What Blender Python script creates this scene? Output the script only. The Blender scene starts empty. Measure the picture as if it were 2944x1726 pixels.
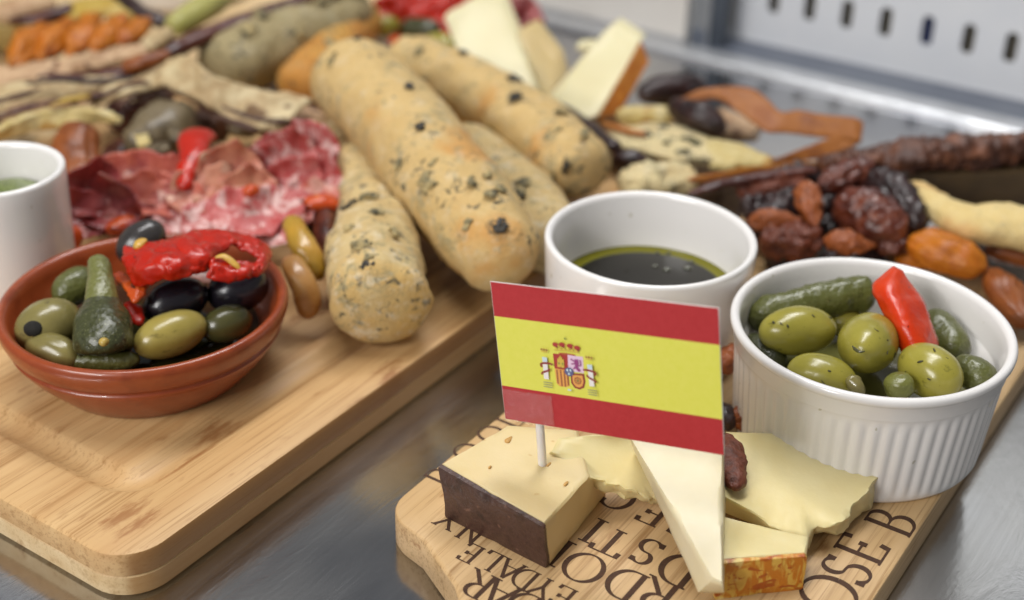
import bpy, bmesh, math, random
from mathutils import Vector, Matrix, noise
K = 0.01                                   # the scene is written in centimetres, built in metres
R = math.radians
random.seed(7)
scn = bpy.context.scene
COL = scn.collection

# ------------------------------------------------------------------ camera, world, lamps, exposure
cam_d = bpy.data.cameras.new("camera"); cam = bpy.data.objects.new("camera", cam_d); COL.objects.link(cam)
scn.camera = cam
cam_d.sensor_width = 36; cam_d.lens = 47.7; cam_d.clip_start = 0.01; cam_d.clip_end = 20
cam.matrix_world = Matrix.Translation((0, 0, 27.5*K)) @ Matrix.Rotation(R(60), 4, 'X') @ Matrix.Rotation(R(1.2), 4, 'Z')
cam_d.dof.use_dof = True; cam_d.dof.focus_distance = 0.405; cam_d.dof.aperture_fstop = 6.5

world = bpy.data.worlds.new("World"); scn.world = world; world.use_nodes = True
world.node_tree.nodes['Background'].inputs[0].default_value = (0.95, 0.97, 1.0, 1)
world.node_tree.nodes['Background'].inputs[1].default_value = 0.21

def lamp(name, loc, target, sx, sy, power, col):
    d = bpy.data.lights.new(name, 'AREA'); d.shape = 'RECTANGLE'; d.size = sx*K; d.size_y = sy*K; d.energy = power; d.color = col
    o = bpy.data.objects.new(name, d); COL.objects.link(o); o.location = Vector(loc)*K
    o.rotation_euler = (Vector(target)-Vector(loc)).to_track_quat('-Z', 'Y').to_euler()
    return o
lamp("window_light", (-75, -40, 75), (0, 42, 0), 60, 40, 12.0, (1, 0.975, 0.95))
lamp("ceiling_light", (-10, 60, 130), (0, 50, 0), 100, 26, 13.0, (1, 0.985, 0.97))
lamp("far_reflection_light", (72, 174, 112), (8, 45, 0), 56, 24, 0.50, (0.95, 0.98, 1))  # unseen bright patch added so the counter reflects light at right
lamp("side_reflection_light", (-74, 152, 110), (-5, 45, 0), 18, 9, 0.05, (0.97, 0.98, 1))  # small unseen emitter added for a bright counter reflection at left
lamp("back_ceiling_light", (25, 120, 170), (5, 50, 0), 90, 30, 10.0, (0.97, 0.98, 1))
lamp("spot_light", (-42, -30, 42), (0, 42, 3), 5, 3, 0.8, (1, 1, 1))

scn.view_settings.view_transform = 'Standard'; scn.view_settings.look = 'None'
scn.view_settings.exposure = -0.22; scn.view_settings.gamma = 1.0

# ------------------------------------------------------------------ materials
def hexc(h):
    h = h.lstrip('#'); c = [int(h[i:i+2], 16)/255 for i in (0, 2, 4)]
    return tuple(x/12.92 if x <= 0.04045 else ((x+0.055)/1.055)**2.4 for x in c) + (1,)

class NT:
    def __init__(s, name):
        s.m = bpy.data.materials.new(name); s.m.use_nodes = True
        s.t = s.m.node_tree; s.b = s.t.nodes['Principled BSDF']
        s.tc = s.n('ShaderNodeTexCoord'); s.oi = s.n('ShaderNodeObjectInfo')
        mul = s.n('ShaderNodeVectorMath'); mul.operation = 'MULTIPLY_ADD'
        s.l(s.tc.outputs['Object'], mul.inputs[0]); mul.inputs[1].default_value = (100, 100, 100)
        m2 = s.n('ShaderNodeMath'); m2.operation = 'MULTIPLY'; m2.inputs[1].default_value = 37.0
        s.l(s.oi.outputs['Random'], m2.inputs[0]); s.l(m2.outputs[0], mul.inputs[2])
        s.cm = mul.outputs[0]                      # object coordinates in cm, shifted per object
    def n(s, t): return s.t.nodes.new(t)
    def l(s, a, b): s.t.links.new(a, b)
    def vec(s, stretch):
        mp = s.n('ShaderNodeVectorMath'); mp.operation = 'MULTIPLY'; s.l(s.cm, mp.inputs[0]); mp.inputs[1].default_value = stretch
        return mp.outputs[0]
    def noise(s, scale, detail=4, rough=0.55, stretch=(1, 1, 1), dist=0.0):
        x = s.n('ShaderNodeTexNoise'); x.inputs['Scale'].default_value = scale; x.inputs['Detail'].default_value = detail
        x.inputs['Roughness'].default_value = rough; x.inputs['Distortion'].default_value = dist
        s.l(s.vec(stretch), x.inputs['Vector']); return x.outputs['Fac']
    def voro(s, scale, feature='F1', stretch=(1, 1, 1), rnd=1.0):
        x = s.n('ShaderNodeTexVoronoi'); x.feature = feature; x.inputs['Scale'].default_value = scale; x.inputs['Randomness'].default_value = rnd
        s.l(s.vec(stretch), x.inputs['Vector']); return x.outputs['Distance']
    def ramp(s, fac, stops, interp='LINEAR'):
        r = s.n('ShaderNodeValToRGB'); e = r.color_ramp; e.interpolation = interp
        while len(e.elements) < len(stops): e.elements.new(0.5)
        for el, (p, c) in zip(e.elements, stops):
            el.position = p; el.color = c if len(c) == 4 else tuple(c)+(1,)
        s.l(fac, r.inputs[0]); return r.outputs[0]
    def mask(s, fac, a, b):
        m = s.n('ShaderNodeMapRange'); m.inputs['From Min'].default_value = a; m.inputs['From Max'].default_value = b
        m.interpolation_type = 'SMOOTHSTEP'; s.l(fac, m.inputs['Value']); return m.outputs[0]
    def mix(s, fac, a, b, mode='MIX'):
        m = s.n('ShaderNodeMix'); m.data_type = 'RGBA'; m.blend_type = mode
        if isinstance(fac, (int, float)): m.inputs[0].default_value = fac
        else: s.l(fac, m.inputs[0])
        for q, i in ((a, 6), (b, 7)):
            if isinstance(q, tuple): m.inputs[i].default_value = q
            else: s.l(q, m.inputs[i])
        return m.outputs[2]
    def math(s, op, a, b):
        m = s.n('ShaderNodeMath'); m.operation = op
        for q, i in ((a, 0), (b, 1)):
            if isinstance(q, (int, float)): m.inputs[i].default_value = q
            else: s.l(q, m.inputs[i])
        return m.outputs[0]
    def color(s, c):
        if isinstance(c, tuple): s.b.inputs['Base Color'].default_value = c
        else: s.l(c, s.b.inputs['Base Color'])
    def bump(s, h, strength=0.3, dist=0.05):
        b = s.n('ShaderNodeBump'); b.inputs['Strength'].default_value = strength; b.inputs['Distance'].default_value = dist*K
        s.l(h, b.inputs['Height']); s.l(b.outputs[0], s.b.inputs['Normal'])
    def set(s, **kw):
        for k, v in kw.items():
            i = s.b.inputs[k.replace('_', ' ')]
            if isinstance(v, (int, float, tuple)): i.default_value = v
            else: s.l(v, i)
    def sss(s, w, rad=(1, .6, .3), scale=0.3):
        s.b.inputs['Subsurface Weight'].default_value = w; s.b.inputs['Subsurface Radius'].default_value = rad
        s.b.inputs['Subsurface Scale'].default_value = scale*K

def simple(name, cols, scale=1.0, rough=0.5, bump=0.0, bscale=4.0, sss=0.0, coat=0.0, stretch=(1, 1, 1), detail=5, rgh_var=0.15, spots=None, lo=0.3, hi=0.7):
    t = NT(name); f = t.noise(scale, detail, 0.6, stretch)
    n = len(cols); c = t.ramp(f, [(lo+(hi-lo)*i/max(1, n-1), hexc(x)) for i, x in enumerate(cols)])
    if spots:
        sc, th, col = spots
        c = t.mix(t.mask(t.noise(sc, 2, 0.5), th, th+0.05), c, hexc(col))
    t.color(c)
    t.set(Roughness=t.math('ADD', t.math('MULTIPLY', t.noise(scale*2.3, 3), rgh_var*2), rough-rgh_var))
    if bump: t.bump(t.noise(bscale, 5, 0.6, stretch), bump, 0.08)
    if sss: t.sss(sss)
    if coat: t.set(Coat_Weight=coat, Coat_Roughness=0.06)
    return t.m

def wood(name, light, mid, dark, dark_amt=0.5, strand_shade=None, nodes=()):
    t = NT(name)
    f1 = t.noise(1.0, 6, 0.65, (0.10, 3.2, 3.2)); f2 = t.noise(1.0, 4, 0.6, (0.05, 0.75, 0.75), 0.3); f3 = t.noise(1.0, 3, 0.6, (0.25, 14, 14))
    c = t.ramp(f2, [(0.3, hexc(light)), (0.7, hexc(mid))])
    c = t.mix(t.math('MULTIPLY', t.mask(f1, 0.50, 0.72), dark_amt), c, hexc(dark))
    c = t.mix(t.math('MULTIPLY', t.mask(f3, 0.53, 0.68), 0.7*dark_amt), c, hexc(dark))
    # bamboo nodes: short brown scars across the grain
    kn = t.math('MULTIPLY', t.mask(t.noise(1.0, 3, 0.7, (0.30, 0.6, 0.6)), 0.58, 0.68), t.mask(t.noise(1.0, 4, 0.7, (0.9, 6, 6)), 0.42, 0.62))
    c = t.mix(t.math('MULTIPLY', kn, 0.7), c, hexc('#8a5a2c'))
    for (x0, y0, a, w) in nodes:                 # the bamboo's growth nodes, where the photograph shows them
        sb = t.n('ShaderNodeVectorMath'); sb.operation = 'SUBTRACT'; t.l(t.tc.outputs['Object'], sb.inputs[0]); sb.inputs[1].default_value = (x0*K, y0*K, 0)
        ml = t.n('ShaderNodeVectorMath'); ml.operation = 'MULTIPLY'; t.l(sb.outputs[0], ml.inputs[0]); ml.inputs[1].default_value = (100/a, 100/w, 0)
        ln = t.n('ShaderNodeVectorMath'); ln.operation = 'LENGTH'; t.l(ml.outputs[0], ln.inputs[0])
        dd = t.math('ADD', ln.outputs['Value'], t.math('MULTIPLY', t.math('SUBTRACT', t.noise(1.0, 4, 0.7, (1.2, 5, 5)), 0.5), 2.4))
        c = t.mix(t.math('MULTIPLY', t.math('SUBTRACT', 1.0, t.mask(dd, 0.15, 1.0)), 0.7), c, hexc('#8a5424'))
    if strand_shade:                                   # long edges darker: edge-on bamboo tone plus painted side shade
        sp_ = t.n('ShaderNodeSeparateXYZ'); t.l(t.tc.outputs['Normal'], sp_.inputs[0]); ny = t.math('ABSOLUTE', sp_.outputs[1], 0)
        c = t.mix(t.math('MULTIPLY', t.mask(ny, 0.55, 0.8), t.math('ADD', 0.55, t.math('MULTIPLY', f2, 0.5))), c, hexc(strand_shade))
    t.color(c); t.set(Roughness=t.math('ADD', t.math('MULTIPLY', f1, 0.2), 0.40))
    t.bump(t.math('ADD', f1, f3), 0.3, 0.02)
    return t.m

MAT = {}
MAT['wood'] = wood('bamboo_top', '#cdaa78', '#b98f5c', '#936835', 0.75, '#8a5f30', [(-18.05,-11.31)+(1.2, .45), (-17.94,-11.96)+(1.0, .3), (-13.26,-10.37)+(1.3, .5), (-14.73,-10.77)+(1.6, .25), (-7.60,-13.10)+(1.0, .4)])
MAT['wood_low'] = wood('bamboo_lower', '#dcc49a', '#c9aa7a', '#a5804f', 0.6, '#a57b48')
MAT['wood_small'] = wood('oak_small', '#d0b084', '#bd9a69', '#8c6638', 0.85)
MAT['burnt'] = simple('burnt_lettering', ['#3a2415', '#4e321e'], 6, 0.8)
def porcelain():
    t = NT('white_porcelain'); c = t.mix(t.mask(t.noise(1.1, 4), 0.66, 0.74), hexc('#e9e6e3'), hexc('#e4e0d6'))
    c = t.mix(t.math('MULTIPLY', t.mask(t.noise(2.6, 1, 0.3), 0.775, 0.79), 0.5), c, hexc('#a59c74'))
    t.color(c); t.set(Roughness=0.22, Coat_Weight=0.4, Coat_Roughness=0.08); t.sss(0.08, (1, 1, 1), 0.2); return t.m
MAT['porcelain'] = porcelain()
MAT['terracotta'] = simple('glazed_terracotta', ['#863815', '#92411c', '#7a3011'], 0.8, 0.34, 0.05, 3, 0, 0.3, rgh_var=0.06)

def steel():
    t = NT('brushed_steel'); f1 = t.noise(0.10, 3, 0.5, (1, 1, 1), 0.3); f2 = t.noise(1, 4, 0.7, (0.12, 9, 1)); f3 = t.noise(1, 4, 0.65, (0.22, 0.55, 1), 1.5)
    t.color(t.mix(t.mask(f1, 0.35, 0.65), hexc('#a8a9ad'), hexc('#c8c6c3')))
    r = t.math('ADD', t.math('MULTIPLY', t.mask(f1, 0.35, 0.7), 0.08), 0.10); r = t.math('ADD', r, t.math('MULTIPLY', f2, 0.08))
    t.set(Metallic=1.0, Roughness=r); t.bump(t.math('ADD', t.math('MULTIPLY', f2, 0.12), f3), 0.16, 0.10); return t.m
MAT['steel'] = steel()
MAT['steel_plain'] = simple('satin_steel', ['#c9cbce', '#b9bbbe'], 0.4, 0.38, 0); MAT['steel_plain'].node_tree.nodes['Principled BSDF'].inputs['Metallic'].default_value = 0.7
MAT['panel'] = simple('pale_panel', ['#dde0e5', '#e4e6e9'], 0.25, 0.45)
MAT['cream_wall'] = simple('cream_panel', ['#dedbd5', '#d8d4cd'], 0.15, 0.6)
MAT['slate'] = simple('slate_metal', ['#5b616e', '#6a707b'], 0.2, 0.45)
MAT['dark'] = simple('dark_void', ['#857e70', '#958e80'], 0.3, 0.7)
MAT['navy'] = simple('navy_plug', ['#101c40', '#16244e'], 1, 0.5)
MAT['post'] = simple('dark_post', ['#3c434d', '#525a64'], 0.2, 0.45)

def bread(name, base, brown, fleck=0.5, flour=0.5, brown_lo=0.5):
    t = NT(name)
    c = t.ramp(t.noise(0.9, 6, 0.65), [(0.3, hexc(base[0])), (0.7, hexc(base[1]))])
    c = t.mix(t.math('MULTIPLY', t.mask(t.noise(0.30, 3, 0.5), brown_lo, brown_lo+0.17), 0.75), c, hexc(brown))
    c = t.mix(t.math('MULTIPLY', t.mask(t.noise(0.75, 6, 0.72, (1, 1, 1), 0.8), 0.55-0.03*fleck, 0.64), 0.35+0.35*max(0, fleck)), c, hexc('#8c8462'))
    zone = t.mask(t.noise(0.45, 3), 0.44, 0.54)
    fl = t.math('MULTIPLY', t.mask(t.noise(1.9, 5, 0.66, (1, 1, 1), 1.2), 0.575-0.02*fleck, 0.635), zone)
    c = t.mix(t.math('MULTIPLY', fl, 0.9 if fleck > 0 else 0.2), c, hexc('#454234'))
    c = t.mix(t.math('MULTIPLY', t.mask(t.noise(5, 3, 0.6), 0.66, 0.72), 0.6), c, hexc('#7b6a48'))
    c = t.mix(t.math('MULTIPLY', t.mask(t.noise(1.5, 8, 0.8), 0.50, 0.66), flour), c, hexc('#ddd5c0'))
    t.color(c); t.set(Roughness=0.8); t.sss(0.05, (1, .7, .4), 0.2)
    t.bump(t.math('ADD', t.noise(2.5, 6, 0.7), t.math('MULTIPLY', t.noise(11, 3), 0.5)), 0.7, 0.12)
    return t.m
MAT['bread'] = bread('olive_bread', ('#c3a368', '#cfb27a'), '#c68c42', 0.8, 0.28, 0.55)
MAT['bread_flour'] = bread('floured_bread', ('#bfa26c', '#cbb480'), '#c8a056', 1.1, 0.55, 0.55)
MAT['bread_shaded'] = bread('shaded_bread', ('#95865f', '#a2936b'), '#8c7648', 0.8, 0.25, 0.6)  # darker copy of the bread, shade painted into its colour
MAT['bread_brown'] = bread('browned_bread', ('#c4933f', '#cf9d4c'), '#b87a30', 0.1, 0.05, 0.45)
MAT['bread_gold'] = bread('golden_bread', ('#d6bb7a', '#dec88e'), '#cb8a48', -0.6, 0.2, 0.50)
MAT['olive_bit'] = simple('black_olive_bit', ['#1c1814', '#3a352a'], 3, 0.55, 0.4, 6)
MAT['olive_patch'] = simple('grey_olive_patch', ['#4f4a38', '#857a58', '#b09c6c'], 2.2, 0.8, 0.4, 6, lo=0.38, hi=0.58)

def olive(name, cols, bloom=0.0):
    t = NT(name); c = t.ramp(t.noise(0.9, 4, 0.6), [(0.3, hexc(cols[0])), (0.7, hexc(cols[1]))])
    c = t.mix(t.math('MULTIPLY', t.mask(t.noise(1.1, 4, 0.7, (1, 1, 2.2)), 0.60, 0.72), 0.65), c, hexc(cols[2]))
    c = t.mix(t.math('MULTIPLY', t.mask(t.noise(9, 2), 0.68, 0.75), 0.45), c, hexc(cols[2]))
    t.color(c); t.set(Roughness=0.27, Coat_Weight=0.18, Coat_Roughness=0.06); t.sss(0.12, (.8, .9, .3), 0.25)
    t.bump(t.noise(2.2, 3), 0.12, 0.06); return t.m
MAT['olive'] = olive('green_olive', ('#a09640', '#8f8733', '#5c5622'))
MAT['olive_pale'] = olive('pale_green_olive', ('#a0904a', '#90823c', '#6a5f2a'))
MAT['olive_dark'] = olive('dark_green_olive', ('#4c4a26', '#3b3b1e', '#23230f'))
MAT['olive_dull'] = olive('dull_green_olive', ('#857b46', '#6f663c', '#4a422c'))
MAT['olive_black'] = olive('black_olive', ('#16121a', '#1f1a20', '#0c0a0c'))
MAT['olive_grey'] = olive('grey_black_olive', ('#2c2a2a', '#3a3634', '#141212'))
MAT['pit'] = simple('dark_pit', ['#0c0a06', '#17130b'], 3, 0.85)
MAT['flesh'] = simple('olive_flesh', ['#a58a3f', '#b59a4c'], 2, 0.4)
def gherkin(name, cols):
    t = NT(name); c = t.ramp(t.noise(1.6, 5, 0.65), [(0.3, hexc(cols[0])), (0.7, hexc(cols[1]))])
    c = t.mix(t.math('MULTIPLY', t.mask(t.voro(4.5), 0.0, 0.35), 0.5), hexc(cols[2]), c)
    c = t.mix(t.math('MULTIPLY', t.mask(t.noise(14, 2), 0.62, 0.7), 0.35), c, hexc('#a8a878'))
    t.color(c); t.set(Roughness=0.32, Coat_Weight=0.25, Coat_Roughness=0.1); t.bump(t.math('ADD', t.voro(4.5), t.noise(8, 3)), 0.5, 0.06); t.sss(0.05, (.6, .9, .3), 0.2); return t.m
MAT['gherkin'] = gherkin('gherkin_skin', ('#5c5f2e', '#6e7038', '#44471f'))
MAT['gherkin_pale'] = gherkin('pale_gherkin', ('#74763a', '#80803f', '#5c5e2c'))
MAT['gherkin_mid'] = gherkin('gherkin_stalk', ('#727440', '#7c7c46', '#5a5c2c'))
MAT['gherkin_dark'] = gherkin('dark_gherkin', ('#50532f', '#414426', '#2a2d16'))
def pepper(name, cols):
    t = NT(name); c = t.ramp(t.noise(0.8, 4, 0.6), [(0.3, hexc(cols[0])), (0.7, hexc(cols[1]))])
    c = t.mix(t.math('MULTIPLY', t.mask(t.noise(1.5, 4), 0.62, 0.72), 0.6), c, hexc(cols[2]))
    c = t.mix(t.math('MULTIPLY', t.mask(t.noise(4.5, 1), 0.74, 0.77), 0.8), c, hexc('#4a1208'))
    t.color(c); t.set(Roughness=0.26, Coat_Weight=0.3, Coat_Roughness=0.05, Specular_IOR_Level=0.35); t.sss(0.06, (1, .25, .1), 0.2); t.bump(t.math('ADD', t.noise(1.6, 6, 0.7, (1, 1, 1), 1.5), t.math('MULTIPLY', t.noise(7, 3), 0.3)), 0.35, 0.10); return t.m
MAT['pepper'] = pepper('roasted_red_pepper', ('#a81a08', '#b8220a', '#881204'))
MAT['pepper_bright'] = pepper('bright_red_pepper', ('#c43008', '#d03e0e', '#a82206'))
MAT['pepper_orange'] = pepper('orange_pepper', ('#c2541a', '#b8401a', '#cf7a34'))
MAT['pepper_yellow'] = pepper('yellow_pepper_flesh', ('#c39a3e', '#cba24c', '#b87a30'))
MAT['guindilla'] = simple('pale_yellow_pickle', ['#b98a2a', '#a9842c', '#c09444'], 0.5, 0.3, 0.1, 2, 0.2, 0.3)
MAT['pear'] = simple('amber_pickle', ['#b5804a', '#a8743a', '#b88e56'], 0.5, 0.3, 0.1, 2, 0.2, 0.3)

def cheese(name, cols, holes=0.0, edge=None):
    t = NT(name); c = t.ramp(t.noise(0.5, 4, 0.55), [(0.3, hexc(cols[0])), (0.7, hexc(cols[1]))])
    if holes: c = t.mix(t.math('MULTIPLY', t.mask(t.noise(1.7, 2, 0.4), 0.70, 0.75), holes), c, hexc('#b98a48'))
    t.color(c); t.set(Roughness=0.42); t.sss(0.25, (1, .8, .45), 0.35); t.bump(t.noise(2.6, 6, 0.65), 0.22, 0.05); return t.m
MAT['cheese_a'] = cheese('ivory_cheese', ('#dcc798', '#d5be88'), 0.6)
MAT['cheese_b'] = cheese('yellow_cheese', ('#e2d4a2', '#dac88c'))
MAT['cheese_c'] = cheese('pale_cheese', ('#dbd0b0', '#d4c7a0'))
MAT['cheese_d'] = cheese('cream_cheese', ('#dcd4ac', '#d5cba0'))
MAT['cheese_e'] = cheese('buff_cheese', ('#cdb684', '#c5ac76'))
MAT['cheese_eye'] = simple('cheese_eye', ['#b98a48', '#c89c58'], 3, 0.5)
MAT['rind_brown'] = simple('brown_wax_rind', ['#38231d', '#4c332b', '#2e1c17'], 1.6, 0.42, 0.6, 3, spots=(2.4, 0.66, '#6a4c40'))
def rind_orange():
    t = NT('orange_basket_rind'); n1 = t.noise(1, 3, 0.55, (2.6, 0.7, 0.9), 1.2); n2 = t.noise(1, 3, 0.55, (1.2, 0.8, 2.0), 1.6)
    c = t.mix(t.mask(n1, 0.44, 0.56), hexc('#d3aa4c'), hexc('#bf741e')); c = t.mix(t.mask(n2, 0.56, 0.63), c, hexc('#a8541a'))
    c = t.mix(t.mask(t.noise(1.0, 4), 0.57, 0.66), c, hexc('#dcc57c'))
    t.color(c); t.set(Roughness=0.4); t.bump(t.math('ADD', n1, n2), 0.4, 0.08); return t.m
MAT['rind_orange'] = rind_orange()
MAT['rind_tan'] = simple('tan_rind', ['#b3701f', '#9c5a18', '#c08a3a'], 0.7, 0.5, 0.2, 3)

MAT['date'] = simple('date_skin', ['#38160f', '#5c291a', '#7c4229'], 1.6, 0.36, 0.9, 2.6, 0.0, 0.15, lo=0.3, hi=0.72)
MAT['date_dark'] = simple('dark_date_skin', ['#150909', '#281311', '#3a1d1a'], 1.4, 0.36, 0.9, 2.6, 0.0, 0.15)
MAT['almond'] = simple('candied_almond', ['#7e3c18', '#9a5222', '#642c12'], 1.8, 0.45, 1.0, 6, 0.0, 0.12)
MAT['nut'] = simple('brown_nut', ['#4a2016', '#743a24', '#42190f'], 1.8, 0.45, 0.8, 7)
MAT['apricot'] = simple('dried_apricot', ['#a8560c', '#b86c10', '#94480c'], 0.8, 0.46, 0.6, 2.0, 0.08, 0.0)
MAT['apricot_brown'] = simple('brown_dried_apricot', ['#7c4018', '#8c4c1d', '#602e12'], 0.6, 0.45, 0.4, 1.6, 0.06, 0.06)
MAT['mango'] = simple('dried_mango', ['#b79c4a', '#a98b36', '#bfa860'], 0.4, 0.5, 0.25, 1.5, 0.15)
MAT['ribbon'] = simple('fruit_leather', ['#8a4d1a', '#995c1e', '#723a14'], 0.5, 0.6, 0.4, 1.8, 0.05, 0.0)
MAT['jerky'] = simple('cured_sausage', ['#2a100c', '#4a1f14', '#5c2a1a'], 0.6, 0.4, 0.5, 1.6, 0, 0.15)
MAT['fig'] = simple('pressed_fig', ['#34201a', '#54301f', '#7c4a2e'], 1.4, 0.5, 1.0, 2.6)
MAT['fig_side'] = simple('pressed_fig_side', ['#4a3a26', '#5c482c'], 0.8, 0.5, 0.6, 2)
MAT['ham'] = simple('cured_ham', ['#b45648', '#c46c58', '#a04440', '#cc8c76'], 0.6, 0.46, 0.35, 2.2, 0.12, 0.1, spots=(0.9, 0.60, '#d2a092'))
MAT['ham_dark'] = simple('dark_cured_ham', ['#8a3436', '#a04644', '#742628', '#ac605a'], 0.6, 0.44, 0.35, 2.2, 0.1, 0.1, spots=(0.9, 0.62, '#b87a74'))
MAT['ham_pale'] = simple('pale_ham', ['#c07c64', '#c88a6e', '#b46a58', '#cc9c80'], 0.6, 0.46, 0.35, 2.2, 0.12, 0.1, spots=(0.9, 0.61, '#d0a68e'))
def salami():
    t = NT('salami_meat'); c = t.ramp(t.noise(0.8, 4), [(0.3, hexc('#a23a38')), (0.7, hexc('#bc5c58'))])
    d = t.noise(1.1, 5, 0.7, (1, 1, 1), 0.6); f = t.mask(d, 0.50, 0.60); f2 = t.mask(t.noise(3.2, 4, 0.7), 0.53, 0.62)
    c = t.mix(t.math('MULTIPLY', f2, 0.45), c, hexc('#c98a86')); c = t.mix(t.math('MULTIPLY', f, 0.9), c, hexc('#dcbab4'))
    t.color(c); t.set(Roughness=0.44); t.bump(t.noise(2.5, 5), 0.4, 0.08); t.sss(0.08, (1, .4, .3), 0.2); return t.m
MAT['salami'] = salami()
MAT['crisp'] = simple('pale_crisp', ['#c2b088', '#a98f66', '#cdbd96'], 0.6, 0.7, 0.5, 2.0, 0.03, lo=0.34, hi=0.66, spots=(0.7, 0.62, '#6e5232'))
MAT['crisp_cream'] = simple('cream_crisp', ['#cfc08e', '#bba668', '#d6caa0'], 0.6, 0.6, 0.6, 2.0, 0.05, spots=(0.8, 0.60, '#a8823e'))
MAT['crisp_tan'] = simple('tan_flatbread', ['#b48f6a', '#c2a27e', '#946c48'], 0.7, 0.65, 0.6, 2.0, spots=(0.8, 0.60, '#5e3a20'))
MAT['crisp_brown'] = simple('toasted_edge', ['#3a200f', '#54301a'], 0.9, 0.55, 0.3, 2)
MAT['cracker'] = bread('olive_cracker', ('#cdb98a', '#d8c898'), '#b98a46', 1.0, 0.3, 0.55)
MAT['artichoke'] = simple('artichoke_heart', ['#5e523a', '#72644a', '#4a3e2a', '#8a7a5e'], 0.6, 0.45, 0.4, 1.6, 0.05, 0.15)
MAT['green_stick'] = simple('pale_green_pickle', ['#a9a45c', '#999550'], 0.4, 0.4)
MAT['red_paper'] = simple('red_print', ['#a91c22', '#b2262c'], 5, 0.55, lo=0.25, hi=0.75); 
MAT['yellow_paper'] = simple('yellow_print', ['#d8d750', '#dcda5c'], 5, 0.55)
MAT['white_paper'] = simple('white_paper', ['#e2e0dc', '#dddbd6'], 3, 0.6)
MAT['stick_white'] = simple('white_plastic_stick', ['#e6e2e0', '#e0dcda'], 1, 0.35, sss=0.2)
for nm, h in (('c_red', '#a8322e'), ('c_dred', '#8a2c2a'), ('c_gold', '#d0b048'), ('c_orange', '#e0a050'), ('c_white', '#e6e2e0'), ('c_lilac', '#e2c4da'), ('c_purple', '#94407e'), ('c_blue', '#5b5d86'), ('c_lblue', '#c4d8e0'), ('c_grey', '#9a9a70'), ('c_green', '#7c8a3a'), ('c_brown', '#9a5a34')):
    MAT[nm] = simple('print_'+nm[2:], [h, h], 3, 0.55)
def tape():
    t = NT('clear_tape'); t.t.nodes.remove(t.b); out = t.t.nodes['Material Output']
    tr = t.n('ShaderNodeBsdfTransparent'); gl = t.n('ShaderNodeBsdfGlossy'); gl.inputs['Roughness'].default_value = 0.16
    b = t.n('ShaderNodeBump'); b.inputs['Strength'].default_value = 0.8; b.inputs['Distance'].default_value = 0.06*K
    t.l(t.noise(2.2, 5, 0.65, (3.5, 1.2, 3), 1.0), b.inputs['Height']); t.l(b.outputs[0], gl.inputs['Normal'])
    mx = t.n('ShaderNodeMixShader'); mx.inputs[0].default_value = 0.055; t.l(tr.outputs[0], mx.inputs[1]); t.l(gl.outputs[0], mx.inputs[2]); t.l(mx.outputs[0], out.inputs['Surface']); return t.m
MAT['tape'] = tape()
def liquid(name, c, rough=0.03, trans=0.0, bump=0.0):
    t = NT(name); t.color(hexc(c)); t.set(Roughness=rough, Transmission_Weight=trans, IOR=1.46)
    if bump: t.bump(t.noise(0.9, 2), bump, 0.05)
    return t.m
MAT['balsamic'] = liquid('dark_balsamic', '#15130d', 0.05, 0, 0.10)
MAT['oil'] = liquid('green_olive_oil', '#6e6a0c', 0.05)
MAT['brine'] = liquid('cloudy_brine', '#6b6a3a', 0.06, 0, 0.05)
MAT['drop'] = liquid('glint_droplet', '#4c4c40', 0.04)
MAT['pesto'] = simple('green_pesto', ['#4c5a1e', '#64722a', '#3c4818'], 1.8, 0.3, 0.6, 4, 0, 0.3)
MAT['herb'] = simple('herb_flake', ['#2c2a16', '#3f3a1e'], 3, 0.6)

# ------------------------------------------------------------------ object helpers
def put(name, vf, mat, parent=None, label=None, cat=None, group=None, kind=None, sharp=None, local=False, smooth=True, mats=None, midx=None):
    V, Fc = vf
    V = [Vector(p) for p in V]
    if parent is not None and local: org = Vector((0, 0, 0))
    elif parent is not None: org = parent['_o'] if False else Vector(parent.location)/K
    else:
        org = Vector((sum(p.x for p in V)/len(V), sum(p.y for p in V)/len(V), min(p.z for p in V)))
    me = bpy.data.meshes.new(name)
    me.from_pydata([(p-org)*K for p in V], [], Fc)
    me.materials.append(mat)
    for m in (mats or []): me.materials.append(m)
    if midx: me.polygons.foreach_set('material_index', midx)
    if smooth: me.polygons.foreach_set('use_smooth', [True]*len(me.polygons))
    me.update()
    if sharp is not None: me.set_sharp_from_angle(angle=R(sharp))
    o = bpy.data.objects.new(name, me); COL.objects.link(o)
    if parent is not None: o.parent = parent
    else: o.location = org*K
    meta(o, label, cat, group, kind)
    return o
def meta(o, label=None, cat=None, group=None, kind=None):
    if label: o['label'] = label
    if cat: o['category'] = cat
    if group: o['group'] = group
    if kind: o['kind'] = kind
def thing(name, loc, label, cat, group=None, rotz=0.0):
    o = bpy.data.objects.new(name, None); COL.objects.link(o); o.location = Vector(loc)*K; o.rotation_euler = (0, 0, rotz)
    o.empty_display_size = 0.01; meta(o, label, cat, group); return o

def cr(p0, p1, p2, p3, t):
    return 0.5*((2*p1)+(p2-p0)*t+(2*p0-5*p1+4*p2-p3)*t*t+(3*p1-p0-3*p2+p3)*t*t*t)
def spline(pts, t):
    n = len(pts)-1; x = min(max(t, 0), 1)*n; i = min(int(x), n-1); f = x-i
    g = lambda j: pts[j] if 0 <= j <= n else (pts[0]*2-pts[1] if j < 0 else pts[n]*2-pts[n-1])
    return cr(g(i-1), g(i), g(i+1), g(i+2), f)
def nz(p, freq, seed): return noise.fractal(Vector(p)*freq+Vector((seed*7.31, seed*3.17, seed*1.93)), 0.6, 2.0, 3)

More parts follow.
